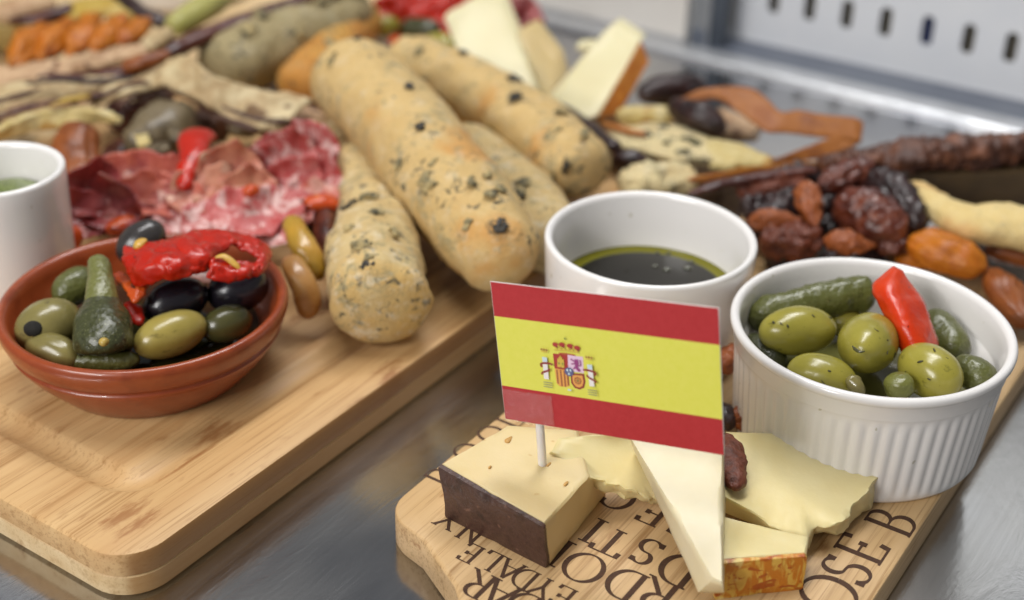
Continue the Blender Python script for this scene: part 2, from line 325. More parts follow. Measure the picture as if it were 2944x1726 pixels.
def frame(d, up):
    d = d.normalized(); s = d.cross(Vector(up))
    if s.length < 1e-3: s = d.cross(Vector((1, 0, 0)))
    s.normalize(); return d, s, s.cross(d)
def blob(a, b, w, h=None, prof='egg', amp=0.06, freq=0.8, seed=1, nu=28, nv=16, up=(0, 0, 1), wrinkle=0.0, wf=3.0, bend=0.0, rough=0.0):
    a, b = Vector(a), Vector(b); h = w if h is None else h
    d, s, n = frame(b-a, up); L = (b-a).length
    V = [a]; F_ = []
    for i in range(1, nv):
        t = 0.5-0.5*math.cos(math.pi*i/nv); x = 2*t-1
        if prof == 'egg': r = math.sqrt(max(0, 1-x*x))
        elif prof == 'almond': r = math.sqrt(max(0, 1-x*x))*(1.0-0.38*x)*0.93*(max(0, 1-abs(x))**0.12)
        elif prof == 'rod': r = (max(0, 1-abs(x)**3.2))**0.45
        elif prof == 'pear': r = math.sqrt(max(0, 1-x*x))*(0.75-0.4*x)
        for j in range(nu):
            f = 2*math.pi*j/nu
            dv = s*math.cos(f)*w*r+n*math.sin(f)*h*r
            p = a+d*L*t+dv+n*bend*(1-x*x)
            q = nz(p, freq, seed)*amp
            if wrinkle: q -= wrinkle*abs(noise.noise(Vector((f*1.3+seed, t*1.2, seed))*wf*0.6+p*0.4))
            if rough: q += nz(p, 3.2, seed+3)*rough
            dn = dv.normalized() if dv.length > 1e-6 else n
            V.append(p+dn*q*min(1, r*2))
    V.append(b)
    for j in range(nu): F_.append((0, 1+(j+1) % nu, 1+j))
    for i in range(nv-2):
        for j in range(nu):
            o = 1+i*nu; F_.append((o+j, o+(j+1) % nu, o+nu+(j+1) % nu, o+nu+j))
    e = len(V)-1; o = 1+(nv-2)*nu
    for j in range(nu): F_.append((o+j, o+(j+1) % nu, e))
    return V, F_
def tube(path, radii, asp=1.0, nu=32, nt=60, amp=0.1, freq=0.5, seed=1, cap=None, up=(0, 0, 1), amp2=0.0, freq2=2.0, capp=2.0):
    P = [Vector(p) for p in path]; V = []; F_ = []
    L = sum((P[i+1]-P[i]).length for i in range(len(P)-1)); c = cap if cap else max(radii[0], radii[-1])
    ts = []
    for i in range(nt+1):
        x = i/nt; ts.append(0.5-0.5*math.cos(math.pi*x) if False else (x*x*(3-2*x)*0.45+x*0.55))
    for i, t in enumerate(ts):
        p = spline(P, t); d = spline(P, min(1, t+.01))-spline(P, max(0, t-.01)); d, s, n = frame(d, up)
        r = spline([float(x) for x in radii], t); e = min(t, 1-t)*L
        if e < c: r *= max(0.0004, 1-((c-e)/c)**capp)**(1/capp)
        for j in range(nu):
            f = 2*math.pi*j/nu; dn = s*math.cos(f)+n*math.sin(f)*asp
            q = p+dn*r
            q += dn*(nz(q, freq, seed)*amp+(nz(q, freq2, seed+5)*amp2 if amp2 else 0))*min(1, e/(c*0.5)+0.15)
            V.append(q)
    for i in range(nt):
        for j in range(nu): F_.append((i*nu+j, i*nu+(j+1) % nu, (i+1)*nu+(j+1) % nu, (i+1)*nu+j))
    V.append(spline(P, 0)); V.append(spline(P, 1)); m = len(V)
    for j in range(nu):
        F_.append((m-2, (j+1) % nu, j)); F_.append((m-1, nt*nu+j, nt*nu+(j+1) % nu))
    return V, F_
def solid_grid(G_, th):
    nu_, nv_ = len(G_), len(G_[0]); N = []
    for i in range(nu_):
        row = []
        for j in range(nv_):
            a = G_[min(i+1, nu_-1)][j]-G_[max(i-1, 0)][j]; b = G_[i][min(j+1, nv_-1)]-G_[i][max(j-1, 0)]
            n = a.cross(b); row.append(n.normalized() if n.length > 1e-9 else Vector((0, 0, 1)))
        N.append(row)
    V = []; F_ = []
    for sgn in (0.5, -0.5):
        for i in range(nu_):
            for j in range(nv_):
                ed = min(i, nu_-1-i, j, nv_-1-j); k = 1.0 if ed > 0 else 0.45
                V.append(G_[i][j]+N[i][j]*th*sgn*k)
    n0 = nu_*nv_; ix = lambda i, j: i*nv_+j
    for i in range(nu_-1):
        for j in range(nv_-1):
            F_.append((ix(i, j), ix(i+1, j), ix(i+1, j+1), ix(i, j+1)))
            F_.append((n0+ix(i, j), n0+ix(i, j+1), n0+ix(i+1, j+1), n0+ix(i+1, j)))
    bd = [(i, 0) for i in range(nu_)]+[(nu_-1, j) for j in range(1, nv_)]+[(i, nv_-1) for i in range(nu_-2, -1, -1)]+[(0, j) for j in range(nv_-2, 0, -1)]
    for q in range(len(bd)):
        a = ix(*bd[q]); b = ix(*bd[(q+1) % len(bd)]); F_.append((b, a, n0+a, n0+b))
    return V, F_
def sheet(rows, th=0.15, nu=40, nv=12, amp=0.08, freq=0.8, seed=1, wr=0.3):
    """rows: list of cross rows (each the same number of points), swept by splines"""
    rw = [[Vector(p) for p in r] for r in rows]; m = len(rw[0]); G_ = []
    cols = [[r[k] for r in rw] for k in range(m)]
    for i in range(nu+1):
        t = i/nu; cp = [spline(c, t) for c in cols]; row = []
        for j in range(nv+1):
            p = spline(cp, j/nv); row.append(p+Vector((nz(p, freq, seed), nz(p, freq, seed+9), nz(p, freq, seed+21)))*amp+Vector((nz(p, freq*3, seed+2), nz(p, freq*3, seed+5), nz(p, freq*3, seed+8)))*amp*wr)
        G_.append(row)
    return solid_grid(G_, th)
def petal(c, rx, ry, rot=0.0, tilt=(0, 0), th=0.14, fold=0.6, folds=2.2, amp=0.25, freq=0.55, seed=1, n=26):
    """a ruffled slice: a disc grid tilted and thrown into folds"""
    c = Vector(c); M_ = Matrix.Rotation(rot, 3, 'Z'); T = Matrix.Rotation(tilt[0], 3, 'X') @ Matrix.Rotation(tilt[1], 3, 'Y'); G_ = []
    for i in range(n+1):
        row = []
        for j in range(n+1):
            x, y = 2*i/n-1, 2*j/n-1
            dx, dy = x*math.sqrt(1-y*y/2), y*math.sqrt(1-x*x/2)
            p = Vector((dx*rx, dy*ry, 0))
            p.z = fold*math.sin(dx*math.pi*folds*0.5+seed)*(0.55+0.45*dy)+nz((p.x, p.y, 0), freq, seed)*amp*2
            p.x += nz((p.x, p.y, 3), freq, seed+4)*amp; p.y += nz((p.x, p.y, 6), freq, seed+8)*amp
            row.append(c+T @ (M_ @ p))
        G_.append(row)
    return solid_grid(G_, th)
def cured(c, r, ry, rot, tilt, bend, seed, th=0.07, n=22):
    """one thin cured slice: a round sheet curled about its long axis, with a frilled rim"""
    c = Vector(c); M_ = Matrix.Rotation(R(rot), 3, 'Z') @ Matrix.Rotation(R(tilt), 3, 'X'); G_ = []; rd = random.Random(seed); ph = rd.uniform(0, 6)
    for i in range(n+1):
        row = []
        for j in range(n+1):
            x, y = 2*i/n-1, 2*j/n-1
            dx, dy = x*math.sqrt(1-y*y/2), y*math.sqrt(1-x*x/2); e = max(abs(x), abs(y))
            a = dy*ry*bend+0.001; k = bend
            p = Vector((dx*r, math.sin(a)/k, (1-math.cos(a))/k))
            an = math.atan2(dy, dx); p += Vector((0.0, 0.3, 1.0))*(math.sin(an*5+ph)*0.10+math.sin(an*9+2*ph)*0.06)*e**3*r
            q = Vector((p.x, p.y, seed*3.0)); p += Vector((nz(q, .7, seed), nz(q, .7, seed+3), nz(q, .7, seed+6)))*0.12
            row.append(c+M_ @ p)
        G_.append(row)
    return solid_grid(G_, th)
def densify(poly, res, jit, seed, drop=()):
    out = []; n = len(poly)
    for i in range(n):
        a, b = Vector(poly[i]), Vector(poly[(i+1) % n]); k = max(1, int((b-a).length/res))
        for q in range(k): out.append((i, q/k))
    return out
def slab(bot, top, res=0.25, jit=0.03, bev=0.06, seed=1, ragged=(), rag=0.12, lev=4):
    """a cut block between two matching outlines; edges softened, 'ragged' sides torn"""
    B = [Vector(p) for p in bot]; T = [Vector(p) for p in top]; n = len(B)
    par = densify([(b+t)/2 for b, t in zip(B, T)], res, jit, seed); m = len(par)
    def ev(P, q): i, f = q; return P[i].lerp(P[(i+1) % n], f)
    cen = sum(T, Vector())/n; cenb = sum(B, Vector())/n; rings = []
    zs = [(-1, 1)]+[(k/lev, 0) for k in range(lev+1)]+[(2, 1)]
    for z, ins in zs:
        ring = []
        for q in par:
            b, t = ev(B, q), ev(T, q); zz = min(max(z, 0), 1)
            bb = bev/max(0.05, (t-b).length)
            if z == 0: zz = bb
            if z == 1: zz = 1-bb
            p = b.lerp(t, zz); c = cenb.lerp(cen, zz)
            if ins: p = p+(c-p).normalized()*bev
            out = (p-c).normalized(); a = rag if q[0] in ragged else jit
            p = p+out*(nz(p, 1.3, seed)*a*(1.3 if q[0] in ragged else 1)+(abs(nz(p, 6, seed+3))*-a*0.7+nz((p.x*4, p.y*4, p.z*9), 1, seed+6)*a*0.35 if q[0] in ragged else 0))
            ring.append(p)
        rings.append(ring)
    V = [p for r in rings for p in r]; F_ = []
    for k in range(len(rings)-1):
        for j in range(m): F_.append((k*m+j, k*m+(j+1) % m, (k+1)*m+(j+1) % m, (k+1)*m+j))
    for first, base, cc in ((True, 0, cenb), (False, (len(rings)-1)*m, cen)):     # faces closed by rings so that cut surfaces stay smooth
        prev = [base+j for j in range(m)]; src = [V[i].copy() for i in prev]
        mc = sum(src, Vector())/m
        nn = Vector()
        for j in range(m): nn += (src[j]-mc).cross(src[(j+1) % m]-mc)
        nn.normalize()
        for q in (0.9, 0.72, 0.54, 0.36, 0.18):
            st = len(V)
            for p in src:
                w_ = mc.lerp(p, q); w_ = w_-nn*(w_-mc).dot(nn)*(0.5 if q > 0.85 else 1.0); V.append(w_)
            cur = list(range(st, st+m))
            for j in range(m):
                a, b, c, d = prev[j], prev[(j+1) % m], cur[(j+1) % m], cur[j]; F_.append((d, c, b, a) if first else (a, b, c, d))
            prev = cur
        V.append(mc); e = len(V)-1
        for j in range(m): F_.append((prev[(j+1) % m], prev[j], e) if first else (prev[j], prev[(j+1) % m], e))
    return V, F_
def lathe(c, prof, nu=96, mod=None):
    c = Vector(c); V = []; F_ = []; m = len(prof)
    for j in range(nu):
        f = 2*math.pi*j/nu
        for i, (r, z) in enumerate(prof):
            rr = r+(mod(i, r, z, f) if mod else 0); V.append(c+Vector((rr*math.cos(f), rr*math.sin(f), z)))
    for j in range(nu):
        a, b = j*m, ((j+1) % nu)*m
        for i in range(m-1): F_.append((a+i, b+i, b+i+1, a+i+1))
    return V, F_
def disc(c, r, nu=48, th=0.02):
    return lathe(c, [(0.001, 0), (r*0.5, 0), (r, 0), (r, -th)], nu)
def box(c, d):
    x, y, z = c; a, b, e = d[0]/2, d[1]/2, d[2]/2
    V = [Vector((x+i*a, y+j*b, z+k*e)) for i in (-1, 1) for j in (-1, 1) for k in (-1, 1)]
    return V, [(0, 1, 3, 2), (4, 6, 7, 5), (0, 4, 5, 1), (2, 3, 7, 6), (0, 2, 6, 4), (1, 5, 7, 3)]
def rrect(x0, x1, y0, y1, r, n=10):
    out = []
    for cx, cy, a0 in ((x1-r, y1-r, 0), (x0+r, y1-r, 90), (x0+r, y0+r, 180), (x1-r, y0+r, 270)):
        for k in range(n+1):
            a = R(a0+90*k/n); out.append((cx+r*math.cos(a), cy+r*math.sin(a)))
    return out
def loft(loops, cap0=True, cap1=True):
    m = len(loops[0]); V = [Vector(p) for l in loops for p in l]; F_ = []
    for k in range(len(loops)-1):
        for j in range(m): F_.append((k*m+j, k*m+(j+1) % m, (k+1)*m+(j+1) % m, (k+1)*m+j))
    if cap0: F_.append(tuple(range(m-1, -1, -1)))
    o = (len(loops)-1)*m
    if cap1: F_.append(tuple(range(o, o+m)))
    return V, F_

TH = R(56.5); UX, UY = math.cos(TH), math.sin(TH)
def B2W(u, v, z=0): return Vector((u*UX-v*UY, u*UY+v*UX, z))     # counter axes (u: towards the back, v: to the left) to world

# ------------------------------------------------------------------ the counter and what stands behind it
ct = thing("steel_counter", B2W(30, 20), None, None, None, TH); ct['kind'] = 'structure'
def cbox(name, u0, u1, v0, v1, z0, z1, mat): return put(name, box(((u0+u1)/2-30, (v0+v1)/2-20, (z0+z1)/2), (u1-u0, v1-v0, z1-z0)), mat, ct, local=True, smooth=False)
cbox("worktop", -60, 69.2, -60, 130, -1.2, 0.0, MAT['steel'])
lp = rrect(69.2-30, 70.9-30, -80, 110, 0.35, 5)
put("back_lip", loft([[(x, y, z) for x, y in lp] for z in (-1.2, 0.22)]+[[(x*1.0, y, 0.34) for x, y in rrect(69.32-30, 70.78-30, -79.9, 109.9, 0.3, 5)]]), MAT['steel_plain'], ct, local=True, sharp=40)
cbox("rear_ledge", 70.9, 75.6, -60, 130, -1.4, -0.35, MAT['slate'])

pn = thing("slotted_panel", B2W(75.6, 14), 'pale grey metal panel pierced by a row of upright slots behind the counter', 'panel', None, TH)
SLOTS = [(31.42,2.25), (29.11,2.35), (26.76,2.42), (24.40,2.50), (21.92,2.59), (19.54,2.63), (17.16,2.70)]
sp = SLOTS[6][0]-SLOTS[5][0]
holes = SLOTS+[(SLOTS[6][0]+sp*k, SLOTS[6][1]) for k in range(1, 5)]
zc = sum(h[1] for h in SLOTS)/len(SLOTS)
def panel_mesh():
    cv = bpy.data.curves.new('panel_outline', 'CURVE'); cv.dimensions = '2D'; cv.fill_mode = 'BOTH'; cv.extrude = 0.0012
    def poly(pts):
        s = cv.splines.new('POLY'); s.points.add(len(pts)-1); s.use_cyclic_u = True
        for q, (x, y) in zip(s.points, pts): q.co = (x*K, y*K, 0, 1)
    va, vb = -14, (33.94,0.42)[0]-14
    poly([(va, -0.35), (vb, -0.35), (vb, 16), (va, 16)])
    for (hv, hz) in holes: poly(rrect(hv-14-0.36, hv-14+0.36, zc-0.88, zc+0.88, 0.355, 6))
    o = bpy.data.objects.new('tmp', cv); COL.objects.link(o)
    dg = bpy.context.evaluated_depsgraph_get(); me = bpy.data.meshes.new_from_object(o.evaluated_get(dg))
    bpy.data.objects.remove(o); return me
pme = panel_mesh(); pme.name = 'face_plate'; pme.materials.clear(); pme.materials.append(MAT['panel'])
po = bpy.data.objects.new('face_plate', pme); COL.objects.link(po); po.parent = pn
po.matrix_local = Matrix(((0, 0, 1, 0), (1, 0, 0, 0), (0, 1, 0, 0), (0, 0, 0, 1)))
put("backing", box((1.6, 3, 4), (0.3, 36, 9)), MAT['dark'], pn, local=True, smooth=False)
hb = SLOTS[4]
put("slot_plug", box((0.35, hb[0]-14, zc), (0.3, 0.74, 1.78)), MAT['navy'], pn, local=True, smooth=False, label='navy blue plug filling one slot')
vp = (34.62,0.28)
pt = thing("corner_post", B2W(73.6, vp[0]-.6), 'dark grey upright post between cream panel and slotted panel', 'post', None, TH)
put("post_body", box((0, 0, 7), (0.9, 1.1, 14.7)), MAT['post'], pt, local=True, smooth=False)
put("edge_strip", box((-0.5, 0.48, 7), (0.12, 0.2, 14.7)), MAT['steel_plain'], pt, local=True, smooth=False)
wp = thing("backsplash", B2W(71.4, vp[0]+19.9), 'smooth cream white backsplash at the back left of the post', 'backsplash', None, TH)
put("board_face", box((0.3, 0, 7), (0.8, 38.8, 14.7)), MAT['cream_wall'], wp, local=True, smooth=False)
put("base_trim", box((-0.25, 0, 0.1), (0.3, 38.8, 0.7)), MAT['steel_plain'], wp, local=True, smooth=False)

# ------------------------------------------------------------------ large board (juice groove, two glued layers)
LB = thing("serving_board", B2W(38, 38.2), 'large pale bamboo board with juice groove, front left', 'board', None, TH)
def lb_loop(ins, z, r): return [(x, y, z) for x, y in rrect(-19.6+ins, 19+ins*-1, -13.15+ins, 13.15-ins, max(0.15, r-ins), 10)]
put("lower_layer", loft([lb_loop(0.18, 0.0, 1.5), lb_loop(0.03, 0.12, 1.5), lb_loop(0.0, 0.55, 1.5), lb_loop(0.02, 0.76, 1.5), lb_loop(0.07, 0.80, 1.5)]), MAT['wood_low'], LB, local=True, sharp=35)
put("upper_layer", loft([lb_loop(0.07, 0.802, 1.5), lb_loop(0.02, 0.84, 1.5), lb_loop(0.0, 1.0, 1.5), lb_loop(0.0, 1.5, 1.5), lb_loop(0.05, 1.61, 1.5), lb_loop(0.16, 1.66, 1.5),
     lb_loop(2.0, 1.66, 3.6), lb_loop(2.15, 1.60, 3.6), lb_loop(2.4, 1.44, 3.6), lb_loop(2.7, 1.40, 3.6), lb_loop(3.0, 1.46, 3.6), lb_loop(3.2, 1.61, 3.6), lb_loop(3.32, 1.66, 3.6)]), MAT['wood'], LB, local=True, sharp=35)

# ------------------------------------------------------------------ small lettered board with a handle
SB = thing("lettered_board", B2W(33, 14.25), 'small pale wooden cheese board printed with dark cheese names', 'board', None, TH)
def sb_outline(ins):
    y0, y1 = -6.88+ins, 6.88-ins; x1 = 18-ins; pts = []
    def arc(cx, cy, r, a0, a1, n=10):
        for k in range(n+1):
            a = R(a0+(a1-a0)*k/n); pts.append((cx+r*math.cos(a), cy+r*math.sin(a)))
    arc(x1-1, y1-1, 1, 0, 90); arc(-6.95, y1-1.2, 1.2, 90, 160)
    for a, b in ((-8.35, 5.05), (-9.35, 3.15), (-9.75, 2.72), (-10.3, 2.45)): pts.append((a+ins, b-ins))
    arc(-20+ins+1.5, 0.9-ins, 1.5, 90, 180); arc(-20+ins+1.5, -0.9+ins, 1.5, 180, 270)
    for a, b in ((-10.3, -2.45), (-9.75, -2.72), (-9.35, -3.15), (-8.35, -5.05)): pts.append((a+ins, b+ins))
    arc(-6.95, y0+1.2, 1.2, 200, 270)
    arc(x1-1, y0+1, 1, 270, 360); return pts
put("board_body", loft([[(x, y, z) for x, y in sb_outline(i)] for i, z in ((0.1, 0), (0.0, 0.1), (0.0, 1.1), (0.04, 1.17), (0.11, 1.2))]), MAT['wood_small'], SB, local=True, sharp=35)

# serif letters drawn as strokes, each letter a thin burnt-in piece
THK, THN = 0.145, 0.055
def arcp(cx, cy, rx, ry, a0, a1, n=14): return [(cx+rx*math.cos(R(a0+(a1-a0)*k/n)), cy+ry*math.sin(R(a0+(a1-a0)*k/n))) for k in range(n+1)]
def ser(x, y, w=0.2): return [(x-w, y), (x+w, y)]
GLY = {
 'A': [[(0.04, 0), (0.40, 1)], [(0.40, 1), (0.78, 0)], [(0.16, 0.34), (0.65, 0.34)], ser(0.04, 0, .13), ser(0.78, 0, .15)],
 'B': [[(0.15, 0), (0.15, 1)], [(0.05, 1), (0.3, 1)]+arcp(0.32, 0.76, 0.25, 0.24, 90, -90)+[(0.15, 0.52)], [(0.15, 0.52), (0.32, 0.52)]+arcp(0.36, 0.26, 0.3, 0.26, 90, -90)+[(0.05, 0)]],
 'C': [arcp(0.45, 0.5, 0.42, 0.52, 48, 312, 24), [(0.73, 0.72), (0.74, 0.98)], [(0.73, 0.02), (0.74, 0.28)]],
 'D': [[(0.15, 0), (0.15, 1)], [(0.03, 1), (0.3, 1)]+arcp(0.34, 0.5, 0.44, 0.5, 90, -90, 20)+[(0.03, 0)]],
 'E': [[(0.15, 0), (0.15, 1)], [(0.03, 1), (0.6, 1)], [(0.15, 0.53), (0.5, 0.53)], [(0.03, 0), (0.64, 0)], [(0.6, 1.02), (0.62, 0.82)], [(0.64, -0.02), (0.68, 0.2)], [(0.5, 0.62), (0.5, 0.44)]],
 'I': [[(0.2, 0), (0.2, 1)], ser(0.2, 0, .17), ser(0.2, 1, .17)],
 'L': [[(0.15, 0), (0.15, 1)], ser(0.15, 1, .15), [(0.03, 0), (0.62, 0)], [(0.62, -0.02), (0.66, 0.22)]],
 'O': [arcp(0.5, 0.5, 0.46, 0.52, 0, 360, 36)],
 'R': [[(0.15, 0), (0.15, 1)], [(0.03, 1), (0.3, 1)]+arcp(0.32, 0.74, 0.27, 0.26, 90, -90)+[(0.15, 0.48)], [(0.34, 0.48), (0.74, 0.0)], ser(0.15, 0, .15), [(0.7, 0), (0.86, 0)]],
 'S': [arcp(0.3, 0.76, 0.22, 0.24, 30, 250, 16)+arcp(0.3, 0.26, 0.26, 0.27, 75, -150, 18), [(0.5, 0.82), (0.51, 1.0)], [(0.06, 0.0), (0.05, 0.2)]],
 'T': [[(0.36, 0), (0.36, 1)], [(0.0, 1), (0.72, 1)], ser(0.36, 0, .16), [(0.0, 1.02), (-0.02, 0.8)], [(0.72, 1.02), (0.74, 0.8)]],
 'Y': [[(0.38, 0), (0.38, 0.46)], [(0.38, 0.46), (0.04, 1)], [(0.38, 0.46), (0.72, 1)], ser(0.38, 0, .15), ser(0.04, 1, .13), ser(0.72, 1, .12)],
 'N': [[(0.12, 0), (0.12, 1)], [(0.12, 1), (0.72, 0)], [(0.72, 0), (0.72, 1)], ser(0.12, 0, .13), ser(0.72, 1, .13)],
}
def letter(ch, pos, h, dirdeg):
    ex = Vector((math.cos(R(dirdeg)), math.sin(R(dirdeg)))); ey = Vector((-ex.y, ex.x))
    V = []; F_ = []; zl = 1.204
    allx = [x for s in GLY[ch] for x, y in s]; mx = (min(allx)+max(allx))/2
    for s in GLY[ch]:
        n = len(s); base = len(V)
        for i, (x, y) in enumerate(s):
            a = s[max(0, i-1)]; b = s[min(n-1, i+1)]; dx, dy = b[0]-a[0], b[1]-a[1]; L = math.hypot(dx, dy) or 1
            w = (THN+(THK-THN)*(abs(dy)/L)**1.3)/2
            for sg in (1, -1):
                gx, gy = x-mx-dy/L*w*sg, y-0.5+dx/L*w*sg
                q = Vector(pos[:2])+ex*gx*h+ey*gy*h; V.append((q.x, q.y, zl))
        for i in range(n-1): F_.append((base+2*i, base+2*i+1, base+2*i+3, base+2*i+2))
        zl += 0.0012
    put("letter", (V, F_), MAT['burnt'], SB, local=True, smooth=False)
# upside-down rows (read from the far side): letters' tops towards the handle
for ch, p, h in (('E', (-8.01,3.55), .8), ('L', (-7.94,2.87), .8), ('A', (-7.95,2.24), .8), ('D', (-8.00,1.66), .82), ('Y', (-8.03,1.03), .82), ('E', (-8.00,0.37), .82),
                 ('R', (-8.97,2.65), 1.05), ('A', (-8.98,1.90), 1.05), ('D', (-8.96,1.10), 1.05),
                 ('I', (-6.49,1.42), 1.2), ('O', (-6.62,0.52), 1.2), ('D', (-6.53,-0.80), 1.25), ('R', (-6.40,-1.71), 1.25),
                 ('I', (-5.04,1.15), 1.15), ('T', (-5.17,0.43), 1.15), ('S', (-4.96,-0.62), 1.15), ('D', (-5.09,-1.79), 1.35),
                 ('C', (-3.21,1.30), 1.15), ('E', (-3.25,0.08), 1.15), ('S', (-3.23,-0.94), 1.15),
                 ('Y', (-7.15,4.98), .8), ('N', (-7.25,4.07), .8)):
    letter(ch, p, h, 90)
for ch, p, h in (('O', (-3.56,-5.74), 1.5), ('S', (-2.29,-5.76), 1.38), ('E', (-1.13,-5.77), 1.38), ('B', (0.58,-6.04), 1.38), ('D', (-5.59,6.52), .8), ('O', (-4.02,6.54), .85), ('O', (-2.76,6.48), .85), ('L', (-1.78,6.40), .85)):
    letter(ch, p, h, 0)

# ------------------------------------------------------------------ white dishes
def ramekin(c, R0, H, Rb, label, flutes=0, group='white porcelain ramekins'):
    t = thing("ramekin", c, label, 'ramekin', group)
    pr_ = [(0.01, 0.12), (Rb*0.8, 0.12), (Rb*0.84, 0.0), (Rb*0.95, 0.0), (Rb*0.985, 0.05), (Rb, 0.16)]
    nfl = 16
    for k in range(1, nfl+1):
        z = 0.16+(H*0.76-0.16)*k/nfl; pr_.append((Rb+(R0*0.965-Rb)*(z-0.16)/(H-0.16), z))
    zt = H*0.79; rr = Rb+(R0*0.965-Rb)*(zt-.16)/(H-.16)
    pr_ += [(rr+0.03, zt), (rr+0.05, zt+0.04), (rr+0.06, H-0.42), (R0-0.06, H-0.30), (R0-0.01, H-0.22), (R0, H-0.13), (R0-0.03, H-0.05), (R0-0.10, H), (R0-0.20, H-0.005), (R0-0.28, H-0.06), (R0-0.33, H-0.18),
            (R0-0.40, H-0.55), (R0-0.44, H*0.72), (R0-0.46, H*0.70), (R0-0.54, H*0.68), (Rb-0.45, 0.9), (Rb-0.6, 0.55), (Rb-1.0, 0.42), (0.01, 0.40)]
    z1, z2 = 0.22, H*0.76
    def mod(i, r, z, f):
        if not flutes or i > 5+nfl or i < 5: return 0
        w = min(1, max(0, (z-z1)/0.3))*min(1, max(0, (z2-z)/0.25+0.0))
        return -0.055*w*(0.5+0.5*math.cos(f*flutes))**1.5+0.02*w
    put("body", lathe(c, pr_, flutes*6 if flutes else 96, mod), MAT['porcelain'], t, sharp=50)
    return t
ramekin((11.53, 37.34, 1.2), 4.49, 4.2, 4.02, 'fluted white ramekin of green olives on the lettered board', 60)
def smooth_bowl(c, R0, H, Rb, label):
    t = thing("dip_bowl", c, label, 'dip bowl', 'smooth white dip bowls')
    pr_ = [(0.01, 0.1), (Rb*0.8, 0.1), (Rb*0.86, 0), (Rb*0.95, 0.0), (Rb, 0.08)]
    for k in range(1, 10):
        x = k/10; pr_.append((Rb+(R0-Rb)*x**0.55, 0.08+(H-0.25)*x))
    pr_ += [(R0, H-0.14), (R0-0.02, H-0.05), (R0-0.09, H), (R0-0.18, H-0.01), (R0-0.26, H-0.07), (R0-0.30, H-0.2), (R0-0.36, H*0.7), (Rb-0.3, H*0.35), (Rb-0.6, 0.7), (Rb-1.1, 0.5), (0.01, 0.48)]
    put("body", lathe(c, pr_, 96), MAT['porcelain'], t, sharp=50); return t
smooth_bowl((4.81, 42.3, 1.2), 3.72, 4.6, 3.35, 'smooth white bowl of dark oil dip behind the flag')
d = thing("oil_dip", (4.81, 42.3, 3.7), 'pool of dark balsamic ringed by green olive oil in bowl', 'dip')
put("olive_oil", lathe((4.81, 42.3, 3.7), [(0.01, 0), (2.6, 0), (3.2, 0.0), (3.3, 0.06), (3.4, -0.1)], 64), MAT['oil'], d)
put("balsamic", lathe((4.81, 42.2, 3.712), [(0.01, 0.0), (1.5, 0), (2.72, 0.0), (2.80, -0.012)], 64), MAT['balsamic'], d)
for p, w_ in (((5.24,43.90,3.72), .10), ((5.64,43.64,3.72), .13), ((6.43,43.80,3.72), .15), ((6.60,44.28,3.72), .09), ((5.42,44.96,3.72), .07), ((5.83,44.92,3.72), .08)):
    p = Vector(p); put("glint_drop", blob(p-Vector((w_*1.2, 0, 0)), p+Vector((w_*1.2, .02, 0)), w_, w_*.55, 'egg', .01, 3, 2, 16, 10), MAT['drop'], d)  # drops added so the dip shows small lamp glints
LC = (-18.59,44.23,7.00)
lw = 2.41
smooth_bowl((LC[0], LC[1], 1.66), lw, 5.34, lw*0.86, 'smooth white bowl of green pesto at the left edge')
put("pesto", lathe((LC[0], LC[1], 5.7), [(0.01, 0.15), (0.8, 0.2), (1.6, 0.08), (lw-0.55, 0.0), (lw-0.45, -0.15)], 48, lambda i, r, z, f: 0.08*math.sin(f*5)), MAT['pesto'], None, 'thick green pesto inside the bowl at the left edge', 'pesto')

# ------------------------------------------------------------------ terracotta dish
TC = (-12.47, 39.75, 1.66)
td = thing("terracotta_dish", TC, 'round glazed terracotta dish of olives and peppers, front left', 'dish')
tr, thh, tb = 4.82, 2.74, 3.35
put("bowl", lathe(TC, [(0.01, 0.06), (tb*0.9, 0.06), (tb*0.97, 0.0), (tb, 0.04), (tb+0.35, 0.45), (tb+0.85, 1.05), (tb+1.12, 1.45), (tb+1.20, 1.58), (tb+1.22, 1.66), (tb+1.15, 1.72), (tb+1.16, 1.78), (tb+1.27, 1.86), (tr-0.12, 2.0), (tr-0.02, 2.3), (tr, 2.45), (tr, 2.56),
      (tr-0.04, 2.68), (tr-0.13, 2.74), (tr-0.25, 2.72), (tr-0.36, 2.62), (tr-0.45, 2.3), (tr-0.7, 1.5), (tb, 0.75), (tb-0.8, 0.45), (0.01, 0.42)], 112, lambda i, r, z, f: 0.012*math.sin(3*f+z)), MAT['terracotta'], td, sharp=60)
put("marinade", disc((TC[0], TC[1], 3.0), 3.75), liquid('dark_marinade', '#2a2812', 0.08), None, 'dark oily marinade in the bottom of terracotta dish', 'marinade')

def food(name, vf, mat, label, cat, group=None, **k): return put(name, vf, MAT[mat], None, label, cat, group, **k)
GO = 'olives and pickles in the terracotta dish'
food("green_olive", blob((-12.23,37.23,3.90), (-10.24,38.87,4.00), 0.74, None, 'egg', .03, .6, 3), 'olive_pale', 'large pale green olive at the front of terracotta dish', 'olive', GO)
o = thing("pitted_olive", (-15.71,39.38,3.40), 'pitted green olive with a round dark hole, left in terracotta dish', 'olive', GO)
put("flesh", blob((-16.18,37.60,3.90), (-14.47,39.06,4.10), 0.89, None, 'egg', .04, .6, 4), MAT['olive_dull'], o)
hp = Vector((-15.33,38.32,4.00))+Vector((-.40, 0, -.10))+Vector((.22, -.82, .53))*.97
put("pit_hole", blob(hp+Vector((-.29, -.10, 0)), hp+Vector((.29, .0, .02)), .25, .10, 'egg', .03, 2, 4, 24, 14, up=(-.25, -.80, .5)), MAT['pit'], o)
put("torn_shred", blob(hp+Vector((-.05, -.12, -.34)), hp+Vector((.02, -.12, .06)), .07, .05, 'egg', .02, 2, 4, 10, 8), MAT['flesh'], o)
